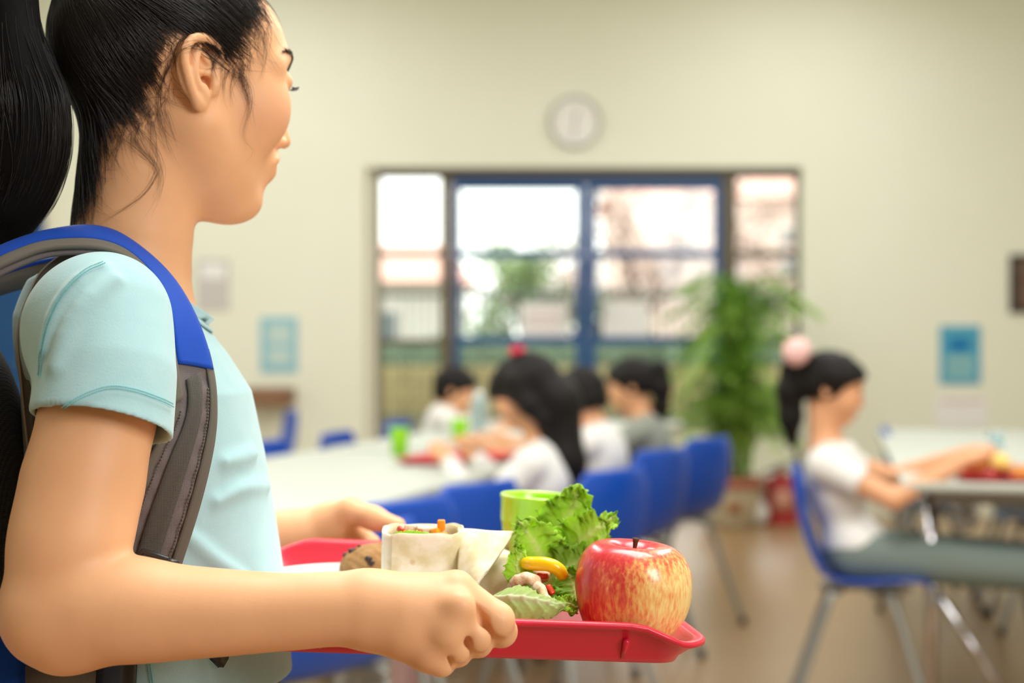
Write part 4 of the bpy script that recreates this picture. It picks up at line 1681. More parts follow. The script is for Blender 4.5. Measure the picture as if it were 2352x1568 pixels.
def leaf(name, spine, width, frill, seed, c0, c1, parent=None, cup=.2, nrm=(0, -1, .2), nu=70, nv=40, thick=.0007, nfr=9, vein=.0009, jg=1.0):
    """a ruffled leaf along a spine of world points: width(t), ruffles growing towards the margin"""
    r = np.random.default_rng(seed)
    sp = spline(spine, nu)
    T = np.gradient(sp, axis=0)
    T /= np.linalg.norm(T, axis=1)[:, None]
    N = np.array(nrm, float)
    ph = r.random(6) * 6.28
    G = np.zeros((nu, nv, 3))
    C = np.zeros((nu, nv, 3))
    for i in range(nu):
        t = i / (nu - 1)
        S = unit(np.cross(T[i], N))
        B = unit(np.cross(S, T[i]))
        w = np.interp(t, np.linspace(0, 1, len(width)), width)
        for j in range(nv):
            x = 2 * j / (nv - 1) - 1
            a = abs(x)
            sg = 1 if x > 0 else -1
            edge = a ** 2.2
            endf = max(edge, (max(0, t - .72) / .28) ** 1.6)
            ru = math.sin(nfr * 2 * PI * t * .5 + ph[0] * sg + 2.2 * x) + .7 * math.sin(nfr * 1.9 * PI * t + ph[1] + 5 * x) + .5 * math.sin(nfr * 4.3 * PI * t + ph[2] * sg + 9 * x)
            ru2 = math.sin(nfr * 1.3 * PI * t + ph[3] + 3 * x * sg) + .6 * math.sin(nfr * 3.1 * PI * t + ph[4] - 6 * x)
            jag = 1 + jg * (.07 * endf * math.sin(nfr * 7.7 * t + ph[5] * sg) + .035 * endf * math.sin(nfr * 19 * t + sg))
            vn = vein * (math.exp(-(x / .07) ** 2) * 2.2 * (1 - t) + .8 * math.exp(-(((t * 7 - a * 1.6) % 1 - .5) / .13) ** 2) * (1 - a))
            G[i, j] = sp[i] + S * w * x * jag * (1 - .12 * edge * abs(ru)) + B * (cup * w * a * a + frill * endf * ru * .6 + vn) + T[i] * (frill * .38 * endf * ru2) + B * (frill * .35 * endf * math.sin(nfr * 6.1 * PI * t + 4 * x + ph[4]))
            k = min(1, 1.25 * math.exp(-(x / .16) ** 2) * (1 - .6 * t) + .35 * math.exp(-(((t * 7 - a * 1.6) % 1 - .5) / .10) ** 2) * (1 - a) + .12 * r.random())
            C[i, j] = np.array(c0) * k + np.array(c1) * (1 - k)
    mb = MB().grid(G, thick)
    o = mb.build(name, M_leaf, parent)
    cc_ = C.reshape(-1, 3)
    paint(o, 'tone', np.concatenate((cc_, cc_)))
    return o


LG0, LG1 = lin((230, 246, 160)), lin((192, 238, 62))
DG1 = lin((160, 216, 48))

# first wrap: a short roll standing on end, cut face up
w1 = P(966, 1310, 1.120)
a1 = PL(0, 0)
base1 = np.array((w1[0], w1[1], a1[2] - .0))
hw = P(966, 1213, 1.120)[2] - base1[2]
wrap1 = empty('wrap', base1, 0, 'tortilla wrap half standing upright on the plate, cut end with filling on top', 'wrap')


def rollpt(a, z, k):
    """a flattened spiral roll"""
    rx, ry = .0325 - k * .0016, .0205 - k * .0016
    x = math.copysign(abs(math.cos(a)) ** .70, math.cos(a)) * rx
    y = math.copysign(abs(math.sin(a)) ** .70, math.sin(a)) * ry
    return np.array((x + .0022 * z / hw * .6, y, z))


G = []
nA = 300
for i in range(nA):
    t = i / (nA - 1)
    a = -2.2 + t * 2 * PI * 1.9
    k = 2.6 * t if t > 0 else 0
    row = []
    for j in range(14):
        z = hw * j / 13
        tilt = .0022 * math.sin(a) + .0010 * math.sin(3 * a)
        row.append(rollpt(a, z + (tilt - .0015 * t) * (j / 13), 2.6 - 2.6 * (1 - k / 2.6)) + np.array((0, 0, .0004 * math.sin(9 * a) * (j == 13))))
    G.append(row)
MB().grid(G, .0017).build('tortilla', M_tort, wrap1)
fz = hw - .0075
f_ = SDF()
f_.ell((0, 0, fz - .012), (.0255, .0145, .014))
f_.obj('filling', (-.03, -.02, fz - .03), (.03, .02, fz + .006), .0011, M_chick, wrap1, post=lambda v: v + vnoise(v, 700, 5)[:, None] * .0009)
rr_ = np.random.default_rng(12)


def rot(rg):
    return np.array(Matrix.Rotation(rg.random() * 3, 3, Vector(rg.normal(size=3))))


for nm, m_, c_, d_ in (('cheese_cube', M_orange, (.0165, -.004, fz + .0105), (.0062, .006, .0085)), ('cheese_cube', M_orange, (.0125, -.0075, fz + .005), (.007, .006, .006)), ('cheese_cube', M_orange, (.018, -.0085, fz + .003), (.007, .005, .005)),
                       ('pepper_bit', M_tom, (-.0155, -.004, fz + .0070), (.0065, .004, .0045)), ('pepper_bit', M_orange, (-.0105, -.0065, fz + .005), (.006, .004, .003)), ('pepper_bit', M_tom, (-.001, -.007, fz + .0055), (.006, .003, .004)),
                       ('chicken_bit', M_chick, (.004, -.002, fz + .0065), (.014, .009, .006)), ('chicken_bit', M_chick, (-.007, .003, fz + .006), (.012, .009, .006)), ('chicken_bit', M_chick, (.012, .004, fz + .006), (.011, .008, .005))):
    MB().box(c_, d_, .0012, R=np.array(Matrix.Rotation(rr_.normal() * .5, 3, Vector(rr_.normal(size=3))))).build(nm, m_, wrap1)
o = leaf('lettuce_shred', [base1 + np.array((-.020, -.0135, fz + .0040)), base1 + np.array((-.006, -.0158, fz + .0052)), base1 + np.array((.010, -.0150, fz + .0035))], (.002, .003, .002), .0012, 3, LG0, LG1, None, nu=24, nv=8)
o.data.transform(Matrix.Translation(-Vector(base1)))
o.parent = wrap1

# second wrap: a half lying beside it, its loose tortilla flap drawn to a point, salad spilling out of the open end
wrap2 = empty('wrap', P(1105, 1330, 1.10), 0, 'tortilla wrap half lying on the plate with a pointed flap, salad spilling from it', 'wrap')
W2 = np.array(wrap2.location)


def sheet(cols, name, m, parent, off, thick=.0017, n=26, mwr=.0006):
    cs_ = [spline([P(*q) for q in c], n) for c in cols]
    G = np.stack(cs_)
    G2 = np.stack([spline(G[:, j], n) for j in range(n)], 1)
    G2 = G2 + (vnoise(G2, 260, 3) * mwr)[:, :, None] * np.array((.3, -1, .4))
    return MB().grid(G2 - off, thick).build(name, m, parent)


# outer flap: top edge from the roll to the tip, lower edge slanting back down to the plate
sheet([[(1052, 1214, 1.125), (1054, 1270, 1.105), (1052, 1330, 1.090), (1050, 1392, 1.086)],
       [(1088, 1216, 1.120), (1090, 1270, 1.092), (1084, 1326, 1.074), (1076, 1388, 1.074)],
       [(1130, 1220, 1.116), (1122, 1268, 1.090), (1106, 1318, 1.074), (1086, 1370, 1.070)],
       [(1182, 1221, 1.110), (1155, 1262, 1.090), (1126, 1304, 1.076), (1090, 1342, 1.070)]], 'tortilla', M_tort, wrap2, W2)
# the part of the roll under the flap
sheet([[(1060, 1290, 1.13), (1060, 1330, 1.098), (1062, 1362, 1.092), (1064, 1400, 1.090)],
       [(1110, 1262, 1.14), (1112, 1300, 1.098), (1112, 1350, 1.086), (1112, 1396, 1.086)],
       [(1150, 1258, 1.14), (1150, 1290, 1.100), (1146, 1335, 1.090), (1138, 1376, 1.092)],
       [(1168, 1264, 1.15), (1176, 1284, 1.108), (1172, 1318, 1.098), (1156, 1356, 1.098)]], 'tortilla', M_tort, wrap2, W2)
# back wall of the open end
sheet([[(1056, 1216, 1.128), (1060, 1290, 1.150), (1064, 1380, 1.160)],
       [(1110, 1226, 1.135), (1110, 1300, 1.160), (1110, 1380, 1.165)],
       [(1172, 1240, 1.140), (1168, 1300, 1.160), (1160, 1380, 1.165)]], 'tortilla', M_tort, wrap2, W2)
s_ = SDF()
s_.ell(P(1120, 1330, 1.118) - W2, (.022, .016, .024))
s_.obj('filling', (-.05, -.05, -.05), (.06, .07, .06), .0016, M_chick, wrap2, post=lambda v: v + vnoise(v, 500, 5)[:, None] * .0012)


def single(o, label, cat, group=None):
    return tag(o, label, cat, group)


# frilly lettuce: a tall leaf, a low one to its left and the dark lower leaves
single(leaf('lettuce_leaf', [P(1235, 1330, 1.165), P(1262, 1272, 1.16), P(1292, 1215, 1.155), P(1318, 1160, 1.150), P(1330, 1118, 1.150)], (.010, .020, .0285, .0285, .020, .006), .0075, 21, LG0, LG1, cup=-.15, nrm=(-.35, -1, .1), nfr=11),
       'tall frilly green lettuce leaf rising in front of the lime green tumbler', 'lettuce')
single(leaf('lettuce_leaf', [P(1290, 1330, 1.135), P(1315, 1275, 1.130), P(1345, 1235, 1.125), P(1385, 1205, 1.125), P(1408, 1195, 1.13)], (.010, .020, .025, .022, .015, .004), .007, 22, LG0, LG1, cup=.25, nrm=(-.2, -1, .5), nfr=10),
       'frilly lettuce leaf leaning over the back of the apple', 'lettuce')
single(leaf('lettuce_leaf', [P(1270, 1330, 1.130), P(1245, 1285, 1.120), P(1222, 1240, 1.112), P(1198, 1208, 1.11), P(1185, 1196, 1.11)], (.010, .020, .024, .022, .014, .004), .0065, 23, LG0, LG1, cup=.2, nrm=(.3, -1, .3), nfr=10),
       'frilly lettuce leaf touching the pointed tip of the wrap', 'lettuce')
single(leaf('lettuce_leaf', [P(1200, 1390, 1.100), P(1235, 1352, 1.118), P(1280, 1320, 1.118), P(1330, 1290, 1.118), P(1370, 1262, 1.125)], (.012, .022, .026, .024, .016, .004), .006, 24, LG0, DG1, cup=.3, nrm=(0, -1, .7), nfr=9),
       'dark green lettuce leaf under the yellow pepper strip', 'lettuce')
single(leaf('lettuce_leaf', [P(1330, 1400, 1.055), P(1322, 1360, 1.075), P(1312, 1330, 1.085), P(1310, 1300, 1.09)], (.008, .016, .018, .015, .004), .005, 25, LG0, DG1, cup=.2, nrm=(-.4, -1, .3), nfr=8),
       'small dark lettuce leaf against the left side of the apple', 'lettuce')
single(leaf('lettuce_leaf', [P(1206, 1340, 1.075), P(1192, 1318, 1.070), P(1186, 1296, 1.070), P(1196, 1270, 1.072), P(1190, 1255, 1.075)], (.005, .010, .0115, .009, .006, .002), .0035, 26, LG0, LG1, cup=.2, nrm=(.1, -1, .2), nfr=7),
       'small curled lettuce leaf at the open end of the lying wrap', 'lettuce')
single(leaf('lettuce_leaf', [P(1324, 1398, 1.050), P(1306, 1388, 1.046), P(1284, 1386, 1.044), P(1268, 1392, 1.044)], (.004, .007, .0075, .005, .002), .002, 27, LG0, LG1, cup=.2, nrm=(0, -1, .9), nfr=6, jg=.6),
       'flat piece of lettuce at the front rim of the white plate', 'lettuce')
IG0, IG1 = lin((238, 246, 208)), lin((196, 224, 130))
single(leaf('iceberg_leaf', [P(1112, 1384, 1.045), P(1150, 1374, 1.034), P(1195, 1373, 1.030), P(1240, 1380, 1.032), P(1296, 1392, 1.038)], (.005, .0150, .0175, .0165, .012, .003), .0022, 28, IG0, IG1, cup=-.55, nrm=(0, -.85, .8), nfr=5, vein=.0018, jg=.25),
       'pale iceberg lettuce leaf lying at the near edge of the plate', 'lettuce')

# strips and pieces of the filling
def strip(name, pts, r, m, sq=.65, seg=12):
    c = spline(pts, 18)
    mb = MB().tube(c, np.array([r * (.75 + .25 * math.sin(PI * t) ** .5) for t in np.linspace(0, 1, 18)]), seg)
    return mb.build(name, m, None)


single(strip('pepper_strip', [P(1196, 1292, 1.078), P(1222, 1294, 1.066), P(1258, 1296, 1.060), P(1284, 1308, 1.060), P(1294, 1326, 1.062)], .0054, M_pepper), 'curved strip of yellow pepper on the lettuce', 'pepper')
for pts, r, lab in (([P(1180, 1338, 1.066), P(1200, 1330, 1.058), P(1222, 1330, 1.056), P(1236, 1336, 1.058)], .0052, 'thick piece of cooked chicken below the yellow pepper strip'),
                    ([P(1228, 1330, 1.060), P(1240, 1350, 1.050), P(1252, 1372, 1.042), P(1258, 1382, 1.040)], .0040, 'thin strip of cooked chicken hanging down beside the iceberg leaf'),
                    ([P(1212, 1316, 1.082), P(1236, 1316, 1.075), P(1262, 1324, 1.072)], .0042, 'small piece of cooked chicken tucked under the yellow pepper strip')):
    o = strip('chicken_piece', pts, r, M_chick, seg=9)
    v = np.empty(len(o.data.vertices) * 3, np.float32)
    o.data.vertices.foreach_get('co', v)
    v = v.reshape(-1, 3)
    v += (vnoise(v, 500, 3)[:, None] * .0011).astype(np.float32)
    o.data.vertices.foreach_set('co', v.ravel())
    single(o, lab, 'chicken')
for c_, lab in (((1246, 1322, 1.066), 'bit of red pepper under the yellow pepper strip'), ((1264, 1354, 1.052), 'bit of red pepper beside the thin strip of chicken')):
    p = P(*c_)
    single(MB().box((0, 0, 0), (.0085, .004, .0045), .0012, R=rot(rr_)).build('pepper_bit', M_tom, None, loc=p), lab, 'pepper')
# ------------------------------------------------------------------ hall furniture
M_seat = mat('blue_chair_shell', (6, 78, 190), 0.38, 0.5, coat=.1)
M_leg = mat('grey_chair_tube', (150, 152, 146), 0.4, 0.5, metal=.35)
M_top = mat('white_laminate', (194, 200, 190), 0.5, 0.4)
M_edge = mat('grey_edging', (120, 118, 108), 0.5, 0.4)
M_chrome = mat('chrome_tube', (200, 198, 200), 0.18, 0.5, metal=1.0)
M_foot = mat('rubber_foot', (44, 44, 46), .7, .3)


def make_chair():
    r = empty('cafeteria_chair')
    prof = np.array([(-.208, .745), (-.203, .68), (-.186, .59), (-.160, .505), (-.128, .448), (-.085, .428), (0, .424), (.09, .430), (.15, .430), (.180, .415)])
    wd = np.array([.150, .172, .182, .184, .186, .190, .192, .190, .184, .170])
    c = spline(np.column_stack((prof, wd)), 34)
    G = []
    for i, (x, z, w) in enumerate(c):
        t = i / 33
        dish = .030 * (1 - t) + .014 * t
        row = []
        for v in np.linspace(-1, 1, 17):
            rd = math.sqrt(max(0, 1 - max(0, abs(v) - .82) ** 2 / .0324 * (1 if (t < .06 or t > .95) else .12)))
            k = dish * v * v
            row.append((x + k * (1 - t) ** .6, w * v, z + k * t * .9 - (1 - rd) * .02 * (1 if t < .06 else 0)))
        G.append(row)
    MB().grid(G, .006).build('seat_shell', M_seat, r)
    for sx in (1, -1):
        for sy in (1, -1):
            MB().tube(spline([(sx * .055 - .01, sy * .13, .405), (sx * .085 - .01, sy * .150, .380), (sx * .20 - .015, sy * .195, .02)], 10), .0115, 10).build('leg', M_leg, r)
            MB().lathe([(0, 0), (.014, 0), (.0145, .02), (.012, .032), (0, .034)], (sx * .2035 - .015, sy * .196, 0), 12).build('foot', M_foot, r)
    MB().tube([(-.13, .12, .412), (.13, .12, .410)], .010).tube([(-.13, -.12, .412), (.13, -.12, .410)], .010).tube([(.02, -.14, .398), (.02, .14, .398)], .010).build('seat_frame', M_leg, r)
    return r


chair0 = None


def chair(x, y, rz, label, group='blue chairs along the tables'):
    global chair0
    if chair0 is None:
        chair0 = make_chair()
        o = chair0
    else:
        o = copy_tree(chair0)
    o.location = (x, y, 0)
    o.rotation_euler = (0, 0, rz)
    return tag(o, label, 'chair', group)


def table(c, ax, length, width, label, strut=True):
    """a long cafeteria table; ax: unit vector of its long side"""
    r = empty('cafeteria_table', (c[0], c[1], 0), math.atan2(ax[1], ax[0]), label, 'table', 'long white tables')
    h = .72
    MB().box((0, 0, h - .0115), (length, width, .023), .004).build('table_top', M_top, r)
    MB().box((0, 0, h - .026), (length - .004, width - .004, .008), .002).build('edging', M_edge, r)
    for sx in (1, -1):
        for sy in (1, -1):
            MB().tube([(sx * (length / 2 - .13), sy * (width / 2 - .085), h - .03), (sx * (length / 2 - .13), sy * (width / 2 - .085), .0)], .019, 12).build('leg', M_chrome, r)
            MB().tube([(sx * (length / 2 - .13), sy * (width / 2 - .085), .42), (sx * (length / 2 - .13), sy * (width / 2 - .34), .02)], .014, 10).build('strut', M_chrome, r)
        MB().box((sx * (length / 2 - .13), 0, h - .05), (.04, width - .17, .04), .004).build('rail', M_leg, r)
    MB().box((0, width / 2 - .12, h - .05), (length - .3, .03, .04), .004).build('rail', M_leg, r)
    MB().box((0, -width / 2 + .12, h - .05), (length - .3, .03, .04), .004).build('rail', M_leg, r)
    return r


TA_, TN_ = np.array((.32, .947)), np.array((-.947, .32))
TQ = np.array((-.352, 3.40))


def tp(s, n):
    return TQ + TA_ * s + TN_ * n


table(tp(.45, .45), TA_, 2.2, .90, 'long white table running away behind the carried tray, chrome legs')
table(tp(2.68, .45), TA_, 2.1, .90, 'white table at the far end where the boy facing the camera sits')
ang = math.atan2(TN_[1], TN_[0])
for s, n, lab in ((-.42, -.05, 'blue shell chair lowest in view, under the carried red tray'), (.02, .04, 'empty blue chair tucked under the near end of the left white table'), (.46, .02, 'blue chair with its back just left of the lime tumbler'),
                  (.93, -.22, 'blue chair under the girl with long loose hair'), (1.72, -.18, 'blue chair under the boy seen from behind'), (2.36, -.22, 'blue chair under the girl in grey, its back beside the potted palm')):
    p = tp(s, n)
    chair(p[0], p[1], ang - .38, lab)
for s, n, lab in ((1.55, .92, 'blue chair on the far side of the left table, only its back edge showing'), (2.1, .90, 'blue chair back just left of the doors beyond the white table'), (2.90, .98, 'blue chair under the boy facing the camera')):
    p = tp(s, n)
    chair(p[0], p[1], ang + PI, lab)
chair(-1.33, 7.4, math.radians(200), 'blue chair apart by the back wall under the pale blue poster')

TB_, TM_ = np.array((.22, .9755)), np.array((-.9755, .22))
RQ = np.array((1.085, 3.95))                                  # near left corner of the right-hand table


def rp(s, n):
    return RQ + TB_ * s - TM_ * n


table(rp(1.25, .42), TB_, 2.5, .84, 'white table on the right with chrome legs and a red tray near its corner')
RA = math.atan2(-TM_[1], -TM_[0])
chair(*rp(.20, -.10), RA, 'blue chair in which the girl with the pink bow sits')
chair(*rp(2.15, .22), RA, 'blue chair farther along the right table, its back showing past the seated girl')
chair(*rp(1.75, .62), RA + PI, 'blue chair on the far side of the right table, seen beneath its top', 'chairs beyond the right table')
chair(*rp(2.35, .60), RA + PI, 'second blue chair on the far side of the right table, in the shade under it', 'chairs beyond the right table')

# ------------------------------------------------------------------ the seated children
M_kskin = mat('child_skin', (226, 168, 126), .5, .35, attr='tone')
M_khair = mat('dark_hair', (17, 12, 10), .5, .25, bump=.6, bscale=60, stretch=(14, 14, 1))
M_white = mat('white_cotton', (232, 232, 228), .85, .2, bump=.1, bscale=90)
M_greysh = mat('grey_cotton', (150, 156, 146), .85, .2, bump=.1, bscale=90)
M_jeans = mat('grey_jeans', (116, 130, 124), .85, .2, bump=.2, bscale=300)
M_dkpants = mat('dark_trousers', (60, 64, 78), .85, .2)
M_eye = mat('eye', (30, 22, 20), .15, .5)
M_shoe = mat('white_shoe', (210, 208, 200), .6, .4)


def kid(pos, rz, label, lean=.1, hyaw=0.0, hpitch=-.3, hands=((.40, .12, .75), (.40, -.12, .75)), sleeve='short', top=M_white, legs=M_jeans, style='short', bow=None, sc=1.0, knee=.36, hz=.0, h=.0052):
    def K(x, y, z):
        return np.array((x, y, z), float)
    b = SDF()
    hip = K(-.06, 0, .50)
    chest = hip + K(math.sin(lean) * .20, 0, math.cos(lean) * .20)
    neck = hip + K(math.sin(lean) * .31, 0, math.cos(lean) * .31)
    hd = neck + K(.035 + math.sin(lean) * .08, 0, .135 + hz)
    cy, sy_ = math.cos(hyaw), math.sin(hyaw)
    cp, sp_ = math.cos(hpitch), math.sin(hpitch)
    f = K(cy * cp, sy_ * cp, sp_)
    l = K(sy_, -cy, 0)
    u = np.cross(l, f) * 1.0
    u = u if u[2] > 0 else -u
    R = np.stack((f, l, u), 1)
    q = .93 * sc

    def hh(x, y, z):
        return hd + q * (R @ K(x, y, z))

    def el(c, r, k=.02, op='u'):
        b.ell(hh(*c), q * np.array(r), R, op, k)
    b.ell(hip, (.085, .115, .085), k=.05)
    b.ell(chest, (.078, .108, .13), k=.05)
    sh = [neck + K(-.005, s * .115, -.045) for s in (1, -1)]
    b.chain([sh[0], neck + K(0, 0, -.02), sh[1]], [.038, .05, .038], k=.03)
    b.chain([neck + K(-.005, 0, -.04), hh(-.02, 0, -.04)], [.044, .043], k=.03)
    el((-.012, 0, .034), (.094, .074, .080))
    el((.028, 0, .034), (.060, .063, .058))
    el((.030, 0, -.030), (.050, .056, .066), .03)
    el((.056, 0, -.084), (.020, .020, .016))
    el((.070, 0, -.050), (.020, .027, .024))
    for s in (1, -1):
        el((.055, s * .037, -.020), (.030, .026, .034))
        el((.094, s * .034, .016), (.017, .018, .010), .012, 's')
        el((.0765, s * .033, .014), (.0125, .015, .0105), .004)
        el((-.014, s * .074, .000), (.014, .008, .027), .006)
        el((-.012, s * .081, .002), (.007, .004, .015), .004, 's')
    b.chain([hh(.084, 0, .018), hh(.098, 0, -.020)], [.006 * q, .0085 * q], k=.01)
    b.chain([hh(.086, -.016, -.047), hh(.091, 0, -.046), hh(.086, .016, -.047)], [.003, .005, .003], k=.005)
    b.chain([hh(.082, -.015, -.055), hh(.088, 0, -.056), hh(.082, .015, -.055)], [.003, .006, .003], k=.005)
    elb, hnd = [], []
    for s, tgt in zip((1, -1), hands):
        S, T = sh[0] if s == 1 else sh[1], K(*tgt)
        d = T - S
        L1, L2 = .215, .215
        D = min(np.linalg.norm(d), L1 + L2 - .01)
        dn = unit(d)
        T = S + dn * D
        hgt = math.sqrt(max(1e-6, L1 * L1 - (D / 2) ** 2))
        pole = K(-.25, s * .55, -1.0)
        pole = unit(pole - dn * (pole @ dn))
        E = S + dn * D / 2 + pole * hgt
        elb.append(E)
        hnd.append(T)
        b.chain([S, E], [.036, .031], k=.02)
        b.chain([E, T], [.031, .021], k=.008)
        w = unit(T - E)
        sd = unit(np.cross(w, K(0, 0, 1)))
        pm = T + w * .035
        b.chain([T, pm + sd * .012, pm - sd * .012, T], [.019, .017, .017, .019], k=.008)
        for i, o in enumerate((-.024, -.008, .008, .023)):
            ln = (.052, .062, .058, .046)[i]
            a0 = pm + sd * o * .9 + w * .012
            b.chain([a0, a0 + w * ln * .5 + K(0, 0, -.004), a0 + w * ln * .85 + K(0, 0, -.022)], [.0085, .0078, .0068], k=.003)
        b.chain([T + w * .010 - sd * s * .016, T + w * .034 - sd * s * .036, T + w * .055 - sd * s * .040], [.011, .0090, .0078], k=.006)
    kn = [K(knee, s * .085, .468) for s in (1, -1)]
    an = [K(knee + .06, s * .09, .07) for s in (1, -1)]
    for k_, a_, s in zip(kn, an, (1, -1)):
        b.chain([hip + K(0, s * .065, -.01), k_, a_], [.066, .050, .034], k=.02, kk=.02)
        b.chain([a_ + K(0, 0, -.03), a_ + K(.10, 0, -.045)], [.028, .022], k=.01)
    body_o, v = b.obj('person', (-.40, -.45, -.02), (.75, .45, 1.25), h, M_kskin)
    lv = (v - hd) @ R / q
    tone = np.tile(np.array(lin((226, 168, 126))), (len(v), 1))
    lm = np.clip((blob(lv, (.090, 0, -.051), (.014, .017, .009)) - .35) * 4, 0, 1)[:, None] * .8
    tone = tone * (1 - lm) + np.array(lin((190, 100, 90))) * lm
    bm_ = np.clip((sum(blob(lv, (.080, s * .034, .036), (.025, .018, .0055)) for s in (1, -1)) - .4) * 4, 0, 1)[:, None] * .85
    tone = tone * (1 - bm_) + np.array(lin((40, 28, 22))) * bm_
    paint(body_o, 'tone', tone)
    body_o.location = (pos[0], pos[1], 0)
    body_o.rotation_euler = (0, 0, rz)
    tag(body_o, label, 'person')
    for s in (1, -1):
        MB().lathe([(0, -.0085), (.006, -.006), (.0085, 0), (.006, .006), (0, .0085)], hh(.082, s * .033, .0135), 14).build('eye', M_eye, body_o)
    # clothes
    t = SDF()
    t.ell(hip + K(0, 0, .02), (.092, .128, .085), k=.05)
    t.ell(chest, (.090, .120, .14), k=.05)
    t.chain([sh[0], neck + K(0, 0, -.035), sh[1]], [.047, .052, .047], k=.03)
    fr = .62 if sleeve == 'short' else 1.0
    for s, S, E, T in ((1, sh[0], elb[0], hnd[0]), (-1, sh[1], elb[1], hnd[1])):
        if sleeve == 'short':
            t.chain([S, S + (E - S) * .62], [.046, .046], k=.02)
            c, n = S + (E - S) * .56, unit(E - S)
            t.fn(cut_sleeve(c, n, .055), c + n * .02, .075, 's', .003)
        else:
            t.chain([S, E, E + (T - E) * .90], [.046, .041, .033], k=.015)
    t.ell(neck + K(.012, 0, .03), (.053, .057, .045), None, 's', .006)
    t.fn(lambda X: X[..., 2] - (hip[2] - .055), hip + K(0, 0, -.12), .2, 's', .01)
    t.obj('shirt', (-.35, -.45, .38), (.65, .45, 1.05), h * 1.1, top, body_o, post=lambda v: v + vnoise(v, 55, 4)[:, None] * .0018)
    g = SDF()
    g.ell(hip + K(0, 0, -.01), (.090, .122, .068), k=.04)
    for k_, a_, s in zip(kn, an, (1, -1)):
        g.chain([hip + K(0, s * .065, -.008), k_, a_ + K(0, 0, .03)], [.068, .058, .048], k=.03, kk=.02)
    g.obj('trousers', (-.25, -.3, .02), (.65, .3, .64), h * 1.3, legs, body_o)
    for s, a_ in zip((1, -1), an):
        q_ = SDF()
        q_.chain([a_ + K(-.02, 0, -.03), a_ + K(.11, 0, -.035)], [.036, .032], k=.01)
        q_.fn(lambda X: X[..., 2] - .004, (a_[0] + .04, a_[1], -.08), .15, 's', .004)
        q_.obj('shoe', a_ + K(-.09, -.07, -.09), a_ + K(.17, .07, .03), .006, M_shoe, body_o)
    # hair
    e = SDF()
    e.ell(hh(-.014, 0, .038), q * np.array((.106, .085, .088)), R, 'u', .01)
    e.ell(hh(.026, 0, .046), q * np.array((.068, .073, .056)), R, 'u', .02)
    if style == 'short':
        e.ell(hh(-.05, 0, -.02), q * np.array((.060, .072, .055)), R, 'u', .03)
        e.ell(hh(.095, 0, -.028), q * np.array((.095, .12, .070)), R, 's', .012)
        e.ell(hh(-.020, 0, -.110), q * np.array((.14, .12, .060)), R, 's', .01)
    elif style == 'long':
        e.chain([hh(-.055, 0, .02), hh(-.085, .015, -.07), hd + K(-.125, .0, -.20), hd + K(-.135, .01, -.30), hd + K(-.125, 0, -.37)], [.080 * q, .078 * q, .066, .050, .022], k=.04, kk=.03)
        for s in (1, -1):
            e.chain([hh(-.015, s * .066, .03), hh(-.025, s * .074, -.05), hh(-.045, s * .066, -.11)], [.026, .026, .018], k=.03, kk=.02)
        e.ell(hh(.100, 0, -.050), q * np.array((.095, .085, .080)), R, 's', .01)
        e.ell(hh(.075, 0, .045), q * np.array((.030, .058, .026)), R, 'u', .02)
    else:
        e.ell(hh(-.055, 0, -.010), q * np.array((.056, .070, .060)), R, 'u', .03)
        e.ell(hh(.100, 0, -.012), q * np.array((.085, .12, .072)), R, 's', .012)
        e.ell(hh(.005, 0, -.090), q * np.array((.10, .12, .065)), R, 's', .012)
        tie = hh(-.112, 0, .055)
        e.chain([tie, tie + K(-.025, 0, -.01), tie + K(-.036, 0, -.08), tie + K(-.034, 0, -.16), tie + K(-.030, 0, -.235)], [.022, .034, .040, .034, .012], k=.012, kk=.02)
    ho, hv = e.obj('hair', (-.50, -.25, .45), (.40, .25, 1.30), h, M_khair, body_o, post=lambda v: v + vnoise(v * np.array((1, 1, .25)), 150, 2)[:, None] * .0022)
    if bow:
        c, m_, sz = bow
        p = hh(*c)
        w_ = SDF()
        for s in (1, -1):
            w_.chain([p, p + K(0, s * .45 * sz, .18 * sz), p + K(-.04 * sz, s * .8 * sz, .20 * sz)], [.12 * sz, .26 * sz, .34 * sz], k=.01, kk=.01)
            if sz < .1:
                w_.chain([p, p + K(-.1 * sz, s * .3 * sz, -.7 * sz)], [.10 * sz, .16 * sz], k=.006)
        w_.ell(p, np.array((.2, .2, .2)) * sz, k=.004)
        w_.obj('bow', p - 2 * sz, p + 2 * sz, sz * .09, m_, body_o, post=lambda v: v + vnoise(v, 2.2 / sz, 2)[:, None] * .05 * sz)
    return body_o


M_pink = mat('pink_ribbon', (240, 196, 192), .6, .3)
M_redb = mat('red_ribbon', (214, 30, 66), .5, .4)
p = rp(.20, -.055)
kid((p[0] - .015, p[1]), RA, 'girl in white T-shirt with ponytail and pink bow eating at the right table', lean=-.25, hyaw=-.05, hpitch=-.27, hands=((.26, .13, .775), (.23, -.14, .770)), style='pony', bow=((-.125, 0, .070), M_pink, .120), knee=.46, h=.0046, hz=.03)
p = tp(.92, -.17)
kid((p[0], p[1]), ang, 'girl in white long sleeves with long loose black hair and red bow', lean=.26, hyaw=-.05, hpitch=-.45, hands=((.27, .11, .755), (.27, -.10, .755)), sleeve='long', style='long', bow=((-.040, -.005, .122), M_redb, .042), legs=M_pink, hz=.02)
p = tp(1.74, -.10)
kid((p[0], p[1]), ang, 'boy in white T-shirt seen from behind, between two girls', lean=.22, hyaw=-.35, hpitch=-.35, style='short', legs=M_dkpants, hz=-.035)
p = tp(2.34, -.12)
kid((p[0], p[1]), ang, 'girl in grey shirt with dark ponytail at the far table', lean=.18, hyaw=.1, hpitch=-.3, style='pony', top=M_greysh, legs=M_dkpants, hands=((.30, .12, .80), (.34, -.12, .78)), hz=-.01)
p = tp(2.90, .90)
